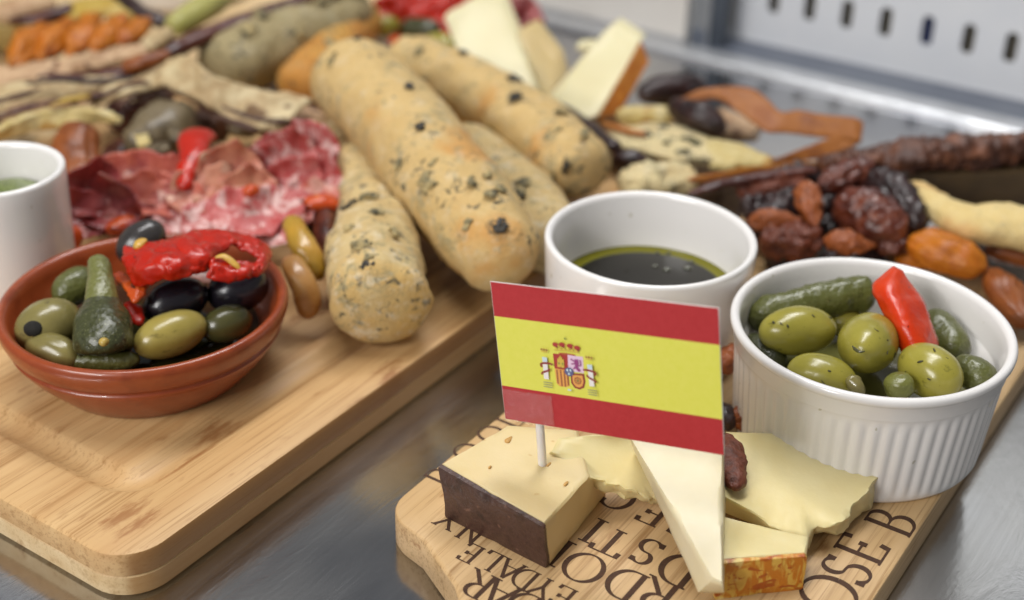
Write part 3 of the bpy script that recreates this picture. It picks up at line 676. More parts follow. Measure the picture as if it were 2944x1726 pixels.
food("small_olive", blob((-15.84,37.79,3.70), (-13.99,36.78,3.60), 0.62, None, 'egg', .08, .8, 5), 'olive_dull', 'small wrinkled brownish olive below the pitted olive', 'olive', GO)
o = thing("stemmed_gherkin", (-14.05,39.78,3.20), 'stubby dark gherkin with long pale stem standing in terracotta dish', 'gherkin', GO)
put("body", tube([(-13.78,39.54,5.10), (-13.54,38.67,4.90), (-13.36,37.91,4.50), (-13.09,36.89,4.20), (-13.03,36.67,4.00)], [0.41, 0.54, 0.90, 0.94, 0.81], 1, 28, 40, .06, .7, 6, cap=1.0, capp=2.4), MAT['gherkin_dark'], o)
put("stalk", tube([(-13.98,40.21,5.60), (-13.73,39.37,5.35), (-13.54,38.68,5.05), (-13.41,38.13,4.60)], [0.38, 0.41, 0.52, 0.58], 1, 20, 24, .04, .8, 6, cap=.3), MAT['gherkin_mid'], o)
put("blossom_end", blob((-12.81,35.71,5.00), (-12.55,35.92,5.00), .16, .14, 'egg', .05, 2, 3, 12, 8), MAT['flesh'], o)
food("gherkin", blob((-15.69,40.17,3.90), (-14.70,41.64,4.20), 0.65, None, 'egg', .06, .7, 7), 'gherkin', 'shiny green gherkin at the back left of terracotta dish', 'gherkin', GO)
food("gherkin", blob((-14.28,36.90,3.50), (-12.07,37.20,3.50), 0.34, None, 'rod', .06, 1, 8), 'gherkin', 'flat bumpy gherkin along the front inside terracotta dish', 'gherkin', GO)
food("black_olive", blob((-12.37,39.09,4.10), (-10.46,40.48,4.30), 0.77, None, 'egg', .03, .6, 9), 'olive_black', 'glossy black olive under the red pepper, beside green olive', 'olive', GO)
food("black_olive", blob((-10.49,40.36,4.00), (-8.54,41.38,4.20), 0.82, None, 'egg', .03, .6, 10), 'olive_black', 'glossy black olive at the right rim of terracotta dish', 'olive', GO)
food("dark_olive", blob((-10.36,38.63,3.70), (-8.86,39.64,3.80), 0.63, None, 'egg', .03, .6, 11), 'olive_dark', 'dark green olive low at right of terracotta dish', 'olive', GO)
food("black_olive", blob((-13.97,42.27,4.40), (-12.53,43.16,5.40), 0.70, None, 'egg', .03, .6, 12), 'olive_grey', 'matt grey black olive at the back rim behind red pepper', 'olive', GO)
rp = thing("roasted_pepper", (-11.44,42.38,4.40), 'folded strip of glossy roasted red pepper on terracotta dish', 'pepper', GO)
put("skin_strip", sheet([[(-13.26,40.83,5.60), (-12.94,39.51,5.60), (-12.50,38.96,5.30)], [(-12.53,40.59,5.90), (-11.96,38.92,6.10), (-11.76,38.69,5.50)], [(-11.71,41.10,5.90), (-11.08,39.05,6.20), (-10.95,38.82,5.60)], [(-10.92,41.95,5.80), (-10.35,40.01,6.10), (-10.23,39.52,5.60)],
     [(-10.07,42.25,5.60), (-9.80,41.26,5.80), (-9.74,41.04,5.70)], [(-9.12,42.32,5.30), (-8.99,41.45,5.50), (-9.02,40.97,5.50)], [(-8.48,41.57,5.10), (-8.51,40.84,5.30), (-8.75,40.64,5.40)], [(-8.53,40.09,5.20), (-8.65,39.71,5.50), (-9.05,40.11,5.60)],
     [(-9.21,39.38,5.30), (-9.34,39.44,5.60), (-9.58,40.05,5.70)], [(-10.17,39.20,5.50), (-10.12,39.41,5.80), (-10.15,39.94,5.90)]], .17, 90, 20, .13, 1.1, 4, wr=.45), MAT['pepper'], rp)
put("yellow_rib", tube([(-9.93,39.74,5.95), (-9.62,39.81,5.95), (-9.26,39.68,5.75), (-9.06,39.57,5.60)], [.06, .13, .12, .05], .7, 12, 20, .03, 1.5, 3, cap=.1), MAT['pepper_yellow'], rp)
put("yellow_tip", blob((-12.74,40.34,5.90), (-12.51,40.88,6.00), .2, .12, 'egg', .08, 2, 3, 12, 8), MAT['pepper_yellow'], rp)
food("pepper_shred", sheet([[(-13.64,40.30,4.90), (-13.30,40.36,5.00)], [(-13.03,39.31,5.00), (-12.72,39.53,5.10)], [(-12.48,38.45,4.90), (-12.45,38.91,5.10)], [(-12.18,38.74,5.00), (-12.42,39.14,5.20)], [(-11.98,39.44,5.20), (-12.14,39.47,5.30)]], .16, 30, 6, .08, 1.4, 8), 'pepper_orange', 'curled orange shred of pepper between gherkin stem and olives', 'pepper', GO)
food("pepper_shred", blob((-12.80,39.12,4.50), (-12.18,38.03,4.30), .3, .2, 'egg', .1, 1.5, 3, 16, 10), 'pepper', 'short wet red pepper scrap beside the stubby gherkin', 'pepper', GO)
food("pickled_pepper", tube([(-8.55,46.31,4.20), (-7.95,44.87,4.00), (-7.48,44.22,3.50), (-7.11,43.77,2.90)], [0.41, 0.50, 0.48, 0.30], .8, 20, 30, .06, .8, 2, cap=.5), 'guindilla', 'long shiny mustard yellow pickled pepper right of terracotta dish', 'pickle')
food("pickled_pepper", tube([(-8.16,43.33,4.10), (-7.65,42.43,3.80), (-7.34,42.03,3.20), (-7.28,41.78,2.40)], [0.36, 0.51, 0.52, 0.33], .8, 20, 30, .06, .8, 3, cap=.5), 'pear', 'shorter pale amber pickled pepper touching the terracotta rim', 'pickle')
food("dried_date", blob((-7.87,50.43,3.00), (-7.01,46.20,2.80), 0.55, 0.64, 'egg', .12, 1, 4, wrinkle=.15), 'date', 'brown dried date wedged between yellow pickle and breadstick', 'date')

# ------------------------------------------------------------------ breadsticks
VD = Vector((0, -0.86, 0.5))
def breadstick(path, radii, mat, label, seed, amp=.16, bits=(), asp=.92, cap=None):
    P = [Vector(p) for p in path]; t = thing("olive_breadstick", (P[0]+P[-1])/2, label, 'breadstick', 'olive breadsticks')
    lf = put("loaf", tube(path, radii, asp, 40, 90, amp, .42, seed, cap=cap, amp2=.06, freq2=1.4, capp=2.4), MAT[mat], t)
    for (tt, q, L, w, m) in bits:
        p = spline(P, tt); d = (spline(P, min(1, tt+.02))-spline(P, max(0, tt-.02))).normalized(); r = spline([float(x) for x in radii], tt)
        up = (VD-d*VD.dot(d)).normalized(); sd = d.cross(up); n = up*math.sqrt(1-q*q)+sd*q
        e = min(tt, 1-tt)*sum((P[i+1]-P[i]).length for i in range(len(P)-1)); c_ = cap or max(radii[0], radii[-1])
        if e < c_: r *= math.sqrt(max(.05, 1-((c_-e)/c_)**2))
        c = p+n*(r*0.972); ax = (d*random.uniform(-1, 1)+n.cross(d)*random.uniform(.3, 1)).normalized()
        put("olive_piece", blob(c-ax*L*(1.5 if m == 'olive_patch' else 1.35), c+ax*L*(1.5 if m == 'olive_patch' else 1.35), w*(1.5 if m == 'olive_patch' else 1.35), r*0.03+0.03, 'egg', L*.8, 2.8, random.randint(1, 90), 20, 14, up=n), MAT[m], t).parent = lf
    return t
b, g = 'olive_bit', 'olive_patch'
B2P = [(0.06,42.95,3.90), (-1.27,45.40,4.40), (-3.16,49.10,5.00), (-5.54,54.12,5.50), (-8.03,58.34,5.80)]
rb2 = 2.12
breadstick(B2P, [1.37, 1.89, 2.00, 2.08, 2.11], 'bread', 'longest breadstick, golden and flecked with black olive, lying on top', 3, .12,
   bits=[(.09, .42, .30, .22, b), (.93, .75, .16, .14, b), (.66, .62, .15, .15, b), (.52, .30, .20, .13, b), (.28, .42, .20, .10, g), (.36, -.30, .34, .22, g), (.43, -.72, .20, .12, g), (.48, -.5, .18, .12, g), (.30, .75, .2, .1, g), (.22, .6, .22, .12, g), (.88, -.05, .24, .1, g), (.16, -.2, .18, .12, g), (.40, .05, .16, .1, g), (.24, .82, .18, .12, g)])
breadstick([(-4.49,40.43,3.50), (-5.10,44.14,3.60), (-5.78,49.33,3.40), (-6.34,54.14,3.40), (-7.53,60.47,3.30)], [1.71, 1.78, 1.36, 1.48, 1.60], 'bread_flour', 'floury knobbly breadstick with bulbous end near terracotta dish', 8, .24, cap=1.25,
   bits=[(.14, -.05, .28, .22, g), (.05, .02, .24, .10, b), (.075, .06, .12, .10, g), (.20, .62, .22, .12, g), (.36, -.35, .28, .10, b), (.36, .2, .3, .1, g), (.28, .3, .22, .1, g), (.24, -.3, .16, .1, g), (.10, -.78, .2, .14, g)])
breadstick([(3.13,51.77,3.70), (1.98,53.83,3.80), (-0.17,57.89,3.80), (-2.95,61.83,3.80), (-5.89,65.35,3.80)], [1.43, 1.65, 1.67, 1.65, 1.63], 'bread', 'back breadstick with two dark olive chunks and an orange brown tip', 14, .14,
   bits=[(.43, .28, .24, .22, b), (.52, .78, .26, .24, b), (.20, .12, .30, .20, g), (.05, -.5, .4, .22, b), (.10, -.75, .4, .2, g), (.74, .85, .2, .2, b), (.84, .2, .2, .1, g), (.3, .75, .3, .12, g), (.12, .7, .3, .12, g)])
breadstick([(1.77,46.24,2.90), (0.76,49.54,2.90), (-0.62,52.99,2.90), (-2.55,57.05,2.80)], [1.35, 1.5, 1.5, 1.4], 'bread_flour', 'lower breadstick half hidden between the two long ones', 19, .12,
   bits=[(.30, -.1, .3, .22, g), (.22, -.5, .3, .2, g), (.36, .3, .24, .2, g), (.12, -.6, .2, .2, g)])
breadstick([(-10.88,62.37,3.00), (-10.21,65.26,3.20), (-9.18,69.72,3.40), (-8.42,72.84,3.40)], [1.15, 1.2, 1.2, 1.2], 'bread_brown', 'browned orange breadstick end peeping out left of the longest one', 22, .1, bits=[(.4, .1, .25, .2, g)])
breadstick([(-15.03,63.23,3.40), (-13.55,65.18,3.80), (-11.50,68.02,4.00), (-8.58,72.40,4.00)], [1.70, 1.91, 1.83, 1.77], 'bread_shaded', 'shaded greyish breadstick pointing away at the back', 25, .14, bits=[(.30, -.3, .35, .25, g), (.55, .3, .4, .2, g), (.75, -.4, .4, .25, g), (.45, -.6, .3, .2, g)])

# ------------------------------------------------------------------ pickles in the fluted ramekin
GR = 'pickles in the fluted ramekin'
put("brine", disc((11.53, 37.34, 3.4), 3.7), MAT['brine'], None, 'cloudy green brine pooled in the fluted ramekin', 'brine')
food("long_gherkin", tube([(8.01,39.35,4.00), (8.77,39.48,4.50), (10.03,39.73,4.70), (11.32,40.08,4.80), (12.30,40.29,4.80)], [.45, .55, .58, .66, .66], 1, 24, 44, .07, .8, 5, cap=.55, amp2=.05, freq2=3), 'gherkin', 'long thin knobbly gherkin lying along the back of ramekin', 'gherkin', GR)
def herbs(t, pts, up):
    for i, (p, L, a) in enumerate(pts):
        p = Vector(p); ax = Vector((math.cos(a), 0.3*math.sin(a), math.sin(a)))
        put("herb_flake", blob(p-ax*L, p+ax*L, L*.35, .02, 'egg', .02, 3, i, 8, 6, up=up), MAT['herb'], t)
def gro(a, b, wpx, lab, seed, mat='olive', extra=None):
    m = (Vector(a)+Vector(b))/2; t = thing("green_olive", m-Vector((0, 0, 1)), lab, 'olive', GR)
    fl_ = put("flesh", blob(a, b, wpx, None, 'egg', .035, .6, seed, 36, 22), MAT[mat], t)
    rnd = random.Random(seed); A = (Vector(b)-Vector(a)).normalized(); Ls = (Vector(b)-Vector(a)).length/2
    for k in range(5):                         # herb flakes stuck to the side that shows
        x = rnd.uniform(-.75, .75); up = (VD-A*VD.dot(A)).normalized(); sd = A.cross(up); q = rnd.uniform(-.8, .8)
        n = up*math.sqrt(1-q*q)+sd*q; p = m+A*Ls*x+n*wpx*math.sqrt(1-x*x)*1.005; ax = (A*rnd.uniform(-1, 1)+n.cross(A)*rnd.uniform(-1, 1)).normalized(); L = rnd.uniform(.05, .11)
        put("herb_flake", blob(p-ax*L, p+ax*L, .025, .02, 'egg', .02, 3, k, 8, 6, up=n), MAT['herb'], t).parent = fl_
    return t
gro((8.04,37.62,4.70), (10.61,38.14,4.70), 0.81, 'large green olive at left in ramekin, under the long gherkin', 31)
t = gro((12.06,38.66,4.20), (10.83,35.49,5.40), 0.95, 'round green olive at the centre facing front with pitted mark', 32)
put("pit_scar", tube([(10.44,35.38,5.72), (10.49,35.06,5.75), (10.58,34.92,5.78), (10.74,34.97,5.78)], [.05, .06, .06, .04], .6, 8, 14, .03, 3, 2, cap=.05), MAT['olive_dark'], t)
put("pit_slit", blob((11.28,36.10,5.62), (11.72,35.99,5.55), .06, .05, 'egg', .02, 3, 2, 10, 8), MAT['olive_black'], t)
t = gro((8.65,35.79,4.60), (10.68,34.98,4.50), 0.72, 'green olive split open at its end, front left in ramekin', 33)
put("torn_end", blob((10.31,34.78,5.00), (10.74,34.35,4.60), 0.25, .3, 'egg', .1, 2, 3, 14, 10), MAT['olive_dull'], t)
gro((12.53,36.66,4.70), (13.63,34.68,4.60), 0.84, 'smooth green olive at the front right in ramekin', 34)
food("green_olive", blob((10.75,39.46,4.00), (11.92,39.77,4.00), 0.47, None, 'egg', .03, .6, 35), 'olive', 'partly hidden green olive behind the two front ones in ramekin', 'olive', GR)
food("gherkin_tip", blob((11.78,34.83,5.00), (12.00,34.77,4.30), 0.45, None, 'rod', .05, 1, 36), 'gherkin_pale', 'small pale gherkin tip poking up between front olives', 'gherkin', GR)
food("gherkin", blob((14.09,36.55,4.40), (15.06,35.41,4.40), 0.54, None, 'rod', .06, 1.2, 37), 'gherkin', 'short bumpy gherkin against the right wall of ramekin', 'gherkin', GR)
food("gherkin", blob((14.13,39.69,4.30), (14.70,37.56,4.00), 0.63, None, 'rod', .06, 1.2, 38), 'gherkin', 'gherkin piece behind red pepper against ramekin wall', 'gherkin', GR)
food("dark_gherkin", blob((7.84,38.62,3.80), (8.80,37.03,3.80), 0.54, None, 'rod', .06, 1.2, 39), 'gherkin_dark', 'dark gherkin sunk at the left inside ramekin', 'gherkin', GR)
food("red_pepper_strip", sheet([[(12.62,39.61,6.20), (12.65,39.38,6.25), (12.79,39.31,6.20)], [(11.86,38.93,5.90), (12.24,38.38,6.10), (13.10,38.99,5.90)], [(11.89,38.26,5.60), (12.35,37.46,5.85), (13.37,38.45,5.60)], [(12.16,37.52,5.20), (12.58,36.79,5.50), (13.54,37.71,5.20)], [(12.44,36.94,4.80), (12.86,36.44,5.00), (13.65,37.11,4.80)], [(12.62,36.61,4.40), (13.05,36.35,4.50), (13.53,36.64,4.40)]], .22, 40, 12, .05, 1, 6),
     'pepper_bright', 'bright red pepper strip with pointed tip standing up in ramekin', 'pepper', GR)

# ------------------------------------------------------------------ cheeses on the lettered board
wz, wt = 1.21, 3.02
c1 = thing("rind_cheese", (0.39,32.61,1.21), 'ivory cheese wedge with dark brown rind carrying the flag', 'cheese')
fb, lb_, = Vector((1.24,30.18,1.21)), Vector((-1.78,32.39,1.21))
def up(p, z, dx=0, dy=0): return Vector((p[0]+dx, p[1]+dy, z))
rb_, bb_ = Vector((3.07,33.58,1.21)), Vector((0.51,35.52,1.21))
ft, lt, rt, bt = Vector((1.05,29.97,2.95)), Vector((-2.02,32.45,3.10)), Vector((2.35,32.06,3.05)), Vector((-0.06,34.50,3.10))
bt2, bb2 = Vector((2.10,34.32,3.10)), Vector((2.47,35.15,1.21))
put("paste", slab([lb_, fb, rb_, bb2, bb_], [lt, ft, rt, bt2, bt], .22, .035, .07, 3), MAT['cheese_a'], c1, sharp=40)
for p, w_ in (((-0.00,33.73,3.10), .16), ((1.69,31.68,3.05), .10), ((1.20,32.58,3.06), .10), ((-0.55,32.35,3.08), .06)):
    put("cheese_eye", blob(Vector(p)+Vector((-w_*.6, -w_, 0)), Vector(p)+Vector((w_*.6, w_, 0)), w_*.5, .035, 'egg', w_*.3, 3, 2, 12, 8), MAT['cheese_eye'], c1)
nrm = (fb-lb_).cross(Vector((0, 0, 1))).normalized()
off = nrm*0.14
put("rind", slab([lb_+off, fb+off, fb-off*.05, lb_-off*.05], [lt+off*0.9+Vector((0, 0, -.03)), ft+off*.9+Vector((0, 0, -.03)), ft-off*.05, lt-off*.05], .2, .10, .05, 5), MAT['rind_brown'], c1, sharp=40)
food("cheese_slice", slab([up((1.22,33.42,2.75), 2.7), (2.33,32.68,2.30), (2.70,32.62,2.20), (3.26,32.58,2.00), (3.89,32.62,1.80), (4.41,32.64,1.50), (4.96,32.68,1.50), (5.68,34.00,2.00), (4.92,34.54,2.60), (3.10,34.07,3.00), (1.54,33.75,3.10)],
     [(1.30,33.02,3.20), (2.39,32.33,2.75), (2.74,32.30,2.60), (3.28,32.28,2.40), (3.90,32.35,2.20), (4.42,32.38,1.85), (4.94,32.46,1.80), (5.62,33.77,2.40), (4.87,34.30,3.00), (3.06,33.76,3.40), (1.47,33.45,3.40)], .12, .03, .05, 7, (0, 1, 2, 3, 4, 5), .16), 'cheese_b', 'thin yellow cheese slice with torn lower edge under the flag', 'cheese', sharp=45)
c4 = thing("cheese_wedge", (6.01,31.92,1.30), 'tall narrow pale cheese wedge pointing forward beside the orange rind', 'cheese')
A_, B_, C_, D_ = Vector((3.51,32.72,4.10)), Vector((6.29,32.62,4.10)), Vector((5.82,27.82,2.75)), Vector((5.57,28.04,2.75))
put("paste", slab([Vector((3.82,33.56,2.90)), up((6.63,33.66,2.90), 2.9), (6.02,28.38,1.90), (5.28,28.36,1.90)], [A_, B_, C_, D_], .2, .03, .09, 4), MAT['cheese_c'], c4, sharp=45)
food("cheese_slab", slab([(6.41,31.92,1.90), (7.30,31.78,1.60), (7.81,31.45,1.50), (8.53,31.05,1.40), (8.88,30.97,1.40), (9.15,31.67,1.40), (9.77,31.58,1.40), (10.29,32.00,1.35), (10.68,32.65,1.30), (11.18,32.96,1.30), (11.64,34.08,1.30), (10.26,35.14,1.50), (8.55,35.93,1.60), (7.25,36.07,1.60)],
     [(6.32,31.61,2.75), (7.10,31.33,2.45), (7.63,31.06,2.20), (8.17,30.75,2.05), (8.69,30.59,1.90), (8.95,31.13,2.00), (9.58,31.25,2.10), (10.01,31.60,2.10), (10.31,31.97,2.15), (10.88,32.67,2.30), (11.32,33.28,2.35), (10.05,34.14,2.60), (8.25,34.86,2.75), (6.78,34.82,2.80)], .14, .025, .05, 9, (1, 2, 3, 4, 5, 6, 7, 8, 9), .10), 'cheese_b', 'thick yellow cheese slab with ragged edge before the fluted ramekin', 'cheese', sharp=45)
c6 = thing("basket_cheese", (7.48,30.25,1.21), 'cheese piece with orange basket patterned rind at the front edge', 'cheese')
a1, a2, a3, a4 = Vector((5.86,29.04,2.55)), Vector((8.41,29.54,2.45)), Vector((8.67,30.43,2.30)), Vector((6.25,31.02,2.50))
lo = lambda p, z=1.21: Vector((p.x, p.y, z))
put("paste", slab([lo(a1), lo(a2), lo(a3), lo(a4)], [a1, a2, a3, a4], .2, .03, .06, 11), MAT['cheese_b'], c6, sharp=45)
n6 = (a2-a1).cross(Vector((0, 0, 1))).normalized()*.13
put("rind", slab([lo(a1)+n6, lo(a2)+n6, lo(a2)-n6*.1, lo(a1)-n6*.1], [a1+n6+Vector((0, 0, -.02)), a2+n6+Vector((0, 0, -.02)), a2-n6*.1, a1-n6*.1], .15, .04, .05, 12), MAT['rind_orange'], c6, sharp=40)
GN = 'nuts scattered behind the flag'
food("brown_nut", blob((6.72,34.27,3.10), (6.66,31.76,2.90), 0.44, 0.32, 'egg', .06, 1.2, 2, 40, 28, rough=.06), 'nut', 'dark brown almond leaning on cheese at the flag edge', 'nut', GN)
food("brown_nut", blob((7.28,36.58,2.00), (8.41,37.20,2.00), 0.54, None, 'egg', .12, 1.2, 3, 40, 28, wrinkle=.2, rough=.1), 'almond', 'reddish brown nut beside the ramekin foot, right of flag', 'nut', GN)
food("brown_nut", blob((6.89,38.32,3.00), (7.88,39.23,3.00), 0.47, None, 'egg', .12, 1.4, 4, 36, 24, rough=.1), 'almond', 'orange brown nut wedged between flag edge and ramekin rim', 'nut', GN)
food("brown_nut", blob((6.87,37.53,1.90), (7.26,36.37,1.90), 0.40, None, 'egg', .1, 1.4, 5), 'date_dark', 'blackish nut mostly hidden behind the right flag edge', 'nut', GN)

# ------------------------------------------------------------------ the flag
FO, FA, FB = Vector((-0.12,32.72,4.59)), Vector((0.89,-0.44,0.15)).normalized(), Vector((-0.08,0.09,0.99))
FB = (FB-FA*FB.dot(FA)).normalized(); FN = FA.cross(FB); FW_, FH_ = 6.73, 4.4
fl = thing("paper_flag", (1.00,32.71,3.00), 'small red and yellow paper flag with coat of arms on white stick', 'flag')
def fp(x, y, z=0.0):
    return FO+FA*x+FB*y+FN*z
def fgrid(x0, x1, y0, y1, z, nx=20, ny=4):
    V = [fp(x0+(x1-x0)*i/nx, y0+(y1-y0)*j/ny, z) for i in range(nx+1) for j in range(ny+1)]
    return V, [(i*(ny+1)+j, (i+1)*(ny+1)+j, (i+1)*(ny+1)+j+1, i*(ny+1)+j+1) for i in range(nx) for j in range(ny)]
pap = put("paper", solid_grid([[fp(FW_*i/20, FH_*j/8, 0) for j in range(9)] for i in range(21)], .03), MAT['white_paper'], fl)
y1, y2 = 0.253*FH_, 0.757*FH_
put("red_stripe", fgrid(.015, FW_-.02, .01, y1, .019), MAT['red_paper'], fl).parent = pap; put("red_stripe", fgrid(.015, FW_-.02, y2, FH_-.01, .019), MAT['red_paper'], fl).parent = pap
put("yellow_stripe", fgrid(.015, FW_-.02, y1, y2, .019), MAT['yellow_paper'], fl).parent = pap
EM = []; EI = []; EV = []
emats = ['c_red', 'c_dred', 'c_gold', 'c_orange', 'c_white', 'c_lilac', 'c_purple', 'c_blue', 'c_lblue', 'c_grey', 'c_green', 'c_brown']
zz = [0.022]
def em(m, pts):
    base = len(EV); zz[0] += 0.0012
    for x, y in pts: EV.append(fp(x, y, zz[0]))
    EM.append(tuple(range(base, base+len(pts)))); EI.append(emats.index(m))
def eml(m, pts, w):
    w *= 0.62
    for (a, b) in zip(pts, pts[1:]):
        dx, dy = b[0]-a[0], b[1]-a[1]; L = math.hypot(dx, dy) or 1; nx, ny = -dy/L*w/2, dx/L*w/2
        em(m, [(a[0]+nx, a[1]+ny), (b[0]+nx, b[1]+ny), (b[0]-nx, b[1]-ny), (a[0]-nx, a[1]-ny)])
def emd(m, c, rx, ry=None, n=14):
    ry = 0.55*(ry or rx); rx *= 0.55
    em(m, [(c[0]+rx*math.cos(-2*math.pi*k/n), c[1]+(ry or rx)*math.sin(-2*math.pi*k/n)) for k in range(n)])
# quarters of the shield
em('c_red', [(1.780,2.398), (2.238,2.419), (2.220,1.929), (1.793,1.934)])
em('c_lilac', [(2.238,2.419), (2.706,2.418), (2.701,1.907), (2.223,1.913)])
em('c_orange', [(1.793,1.934), (2.220,1.929), (2.227,1.436), (2.111,1.385), (1.916,1.373), (1.815,1.458)])
for pa, pb in (((1.864,1.903), (1.864,1.457)), ((1.978,1.911), (1.982,1.391)), ((2.091,1.910), (2.087,1.390)), ((2.190,1.810), (2.187,1.446))): eml('c_brown', [pa, pb], .075)
em('c_dred', [(2.280,1.855), (2.705,1.892), (2.725,1.641), (2.668,1.452), (2.529,1.373), (2.378,1.400), (2.281,1.543)])
em('c_orange', [(2.334,1.806), (2.654,1.835), (2.669,1.641), (2.622,1.495), (2.524,1.430), (2.413,1.455), (2.330,1.575)])
cc = (2.497,1.649); emd('c_brown', cc, .20, .20); emd('c_orange', cc, .15, .15)
for k in range(4): eml('c_brown', [(cc[0]+.12*math.cos(k*.785), cc[1]+.12*math.sin(k*.785)), (cc[0]-.12*math.cos(k*.785), cc[1]-.12*math.sin(k*.785))], .03)
emd('c_green', cc, .05)
# castle and lion
em('c_gold', [(1.918,2.278), (1.965,2.269), (1.969,2.334), (2.065,2.331), (2.062,2.266), (2.118,2.265), (2.111,1.995), (1.894,1.997)])
for p in ((1.957,2.121), (2.070,2.120)): emd('c_green', p, .045, .07)
emd('c_brown', (2.002,1.988), .05, .06); eml('c_gold', [(2.016,2.373), (2.015,2.292)], .05)
em('c_purple', [(2.448,2.319), (2.559,2.326), (2.568,2.189), (2.531,2.070), (2.607,2.000), (2.540,1.941), (2.465,2.029), (2.368,1.999), (2.453,2.108), (2.442,2.204)])
eml('c_purple', [(2.468,2.257), (2.382,2.277), (2.336,2.319)], .06); eml('c_purple', [(2.473,2.192), (2.344,2.158)], .06); eml('c_purple', [(2.557,2.123), (2.630,2.149), (2.622,2.326)], .045); eml('c_purple', [(2.530,2.054), (2.597,1.966)], .07)
emd('c_blue', (2.254,1.901), .25, .25, 20)
for p in ((2.205,1.951), (2.302,1.957), (2.248,1.842)): emd('c_lblue', p, .055, .075)
# crown
eml('c_red', [(1.992,2.451), (2.232,2.467), (2.486,2.453)], .06)
for p in ((1.902,2.706), (2.111,2.734), ((2.357,2.726)), (2.569,2.697)): emd('c_red', p, .17, .13); emd('c_dred', (p[0]+.03, p[1]-.06), .07, .07)
for p in ((1.997,2.686), (2.234,2.734), (2.462,2.699), (1.920,2.612), (2.049,2.621), (2.177,2.625), (2.304,2.625), (2.431,2.620), (2.557,2.608)): emd('c_gold', p, .055)
eml('c_gold', [(1.852,2.546), (2.207,2.585), (2.618,2.567)], .05); emd('c_green', (2.230,2.942), .05, .06); eml('c_green', [(2.233,2.998), (2.229,2.918)], .025)
# pillars with red ribbons
def pillar(top, bot, crown, base, r1, r2):
    eml('c_white', [top, bot], .24); eml('c_lblue', [top, ((top[0]*.8+bot[0]*.2), (top[1]*.8+bot[1]*.2))], .24)
    bw = .28
    for k in range(3): eml('c_grey', [(base[0]-bw/2, base[1]-.07*k+.06), (base[0]+bw/2, base[1]-.07*k+.06)], .05)
    for k in range(3): emd('c_brown', (crown[0]+(k-1)*.08, crown[1]), .055, .06)
    eml('c_gold', [(crown[0]-.09, crown[1]-.06), (crown[0]+.09, crown[1]-.06)], .05)
    eml('c_dred', r1, .10); eml('c_dred', r2, .09)
pillar((1.538,2.276), (1.537,1.583), (1.547,2.513), (1.568,1.421), [(1.777,2.079), (1.658,2.109), (1.453,2.083), (1.393,2.034), (1.445,1.959)], [(1.673,1.950), (1.644,1.880), (1.418,1.782), (1.422,1.716)])
pillar((2.934,2.256), (2.960,1.578), (2.936,2.482), (2.960,1.397), [(2.729,2.066), (2.848,2.083), (3.051,2.055), (3.115,2.015), (3.062,1.935)], [(2.833,1.934), (2.869,1.858), (3.071,1.773), (3.100,1.713)])
emd('c_lblue', (2.255,1.366), .12, .05)
put("coat_of_arms", (EV, EM), MAT[emats[0]], fl, smooth=False, mats=[MAT[m] for m in emats[1:]], midx=EI).parent = pap
sx = 0.155*FW_
put("stick", tube([fp(sx, 2.0, -.15), fp(sx, 0, -.15), Vector((1.01,32.60,3.05)), Vector((1.01,32.60,3.05))+Vector((0, .05, -.8))], [.13, .13, .13, .13], 1, 16, 20, 0, 1, 1, cap=.04), MAT['stick_white'], fl)
put("clear_tape", solid_grid([[fp(.02+1.62*i/24, -.02+1.05*j/14, .055+.02*nz((i*.35, j*.3, 0), 1, 2)) for j in range(15)] for i in range(25)], .012), MAT['tape'], fl).parent = pap

# ------------------------------------------------------------------ cured meats and peppers in the middle
GM = 'folded cured meat slices on the large board'
food("salami_slice", cured((-13.07,47.73,2.90), 1.25, 0.95, 10, 28, 0.50, 3), 'salami', 'fatty salami slice, leftmost of the front row behind the dish', 'salami', GM)
food("salami_slice", cured((-11.77,47.80,3.20), 1.40, 1.10, 15, 32, 0.50, 4), 'salami', 'fatty salami slice in the front row behind red pepper', 'salami', GM)
food("salami_slice", cured((-10.50,48.00,3.40), 1.50, 1.30, 20, 35, 0.45, 5), 'salami', 'broadest fatty salami slice in the front row', 'salami', GM)
food("salami_slice", cured((-9.50,48.11,3.10), 1.30, 1.30, -20, 38, 0.50, 6), 'salami', 'fatty salami slice nearest the yellow pickles', 'salami', GM)
food("salami_slice", cured((-10.58,50.74,3.90), 1.20, 1.20, 30, 55, 0.80, 7), 'salami', 'salami slice standing between pale ham and the breadstick', 'salami', GM)
food("salami_slice", cured((-9.55,51.54,4.20), 1.40, 1.40, 20, 55, 0.80, 8), 'salami', 'topmost salami slice below the crisps', 'salami', GM)
food("salami_slice", cured((-8.58,52.42,4.20), 1.40, 1.50, -30, 55, 0.70, 9), 'salami', 'salami slice leaning on the longest breadstick', 'salami', GM)
food("salami_slice", cured((-7.93,51.12,3.60), 1.20, 1.40, -50, 55, 0.70, 10), 'salami', 'salami slice pressed against the floury breadstick', 'salami', GM)
food("salami_slice", cured((-9.01,50.47,3.60), 1.30, 1.20, 10, 45, 0.90, 11), 'salami', 'curled salami slice with dark hollow at the right', 'salami', GM)
food("ham_slice", cured((-12.41,49.21,3.70), 1.50, 1.20, 20, 40, 0.70, 12), 'ham_pale', 'pale ham slice with smooth fold in the middle', 'ham', GM)
food("ham_slice", cured((-11.59,50.03,4.20), 1.40, 1.40, 25, 55, 0.80, 13), 'ham_pale', 'pale ham slice rising to the highest fold', 'ham', GM)
food("ham_slice", cured((-10.70,49.41,3.70), 1.20, 1.10, 35, 45, 0.90, 14), 'ham_pale', 'pale ham slice touching the fatty salami', 'ham', GM)
food("ham_slice", cured((-11.46,48.85,3.50), 1.40, 0.90, 10, 35, 0.80, 15), 'ham_pale', 'low pale ham slice above the front salami row', 'ham', GM)
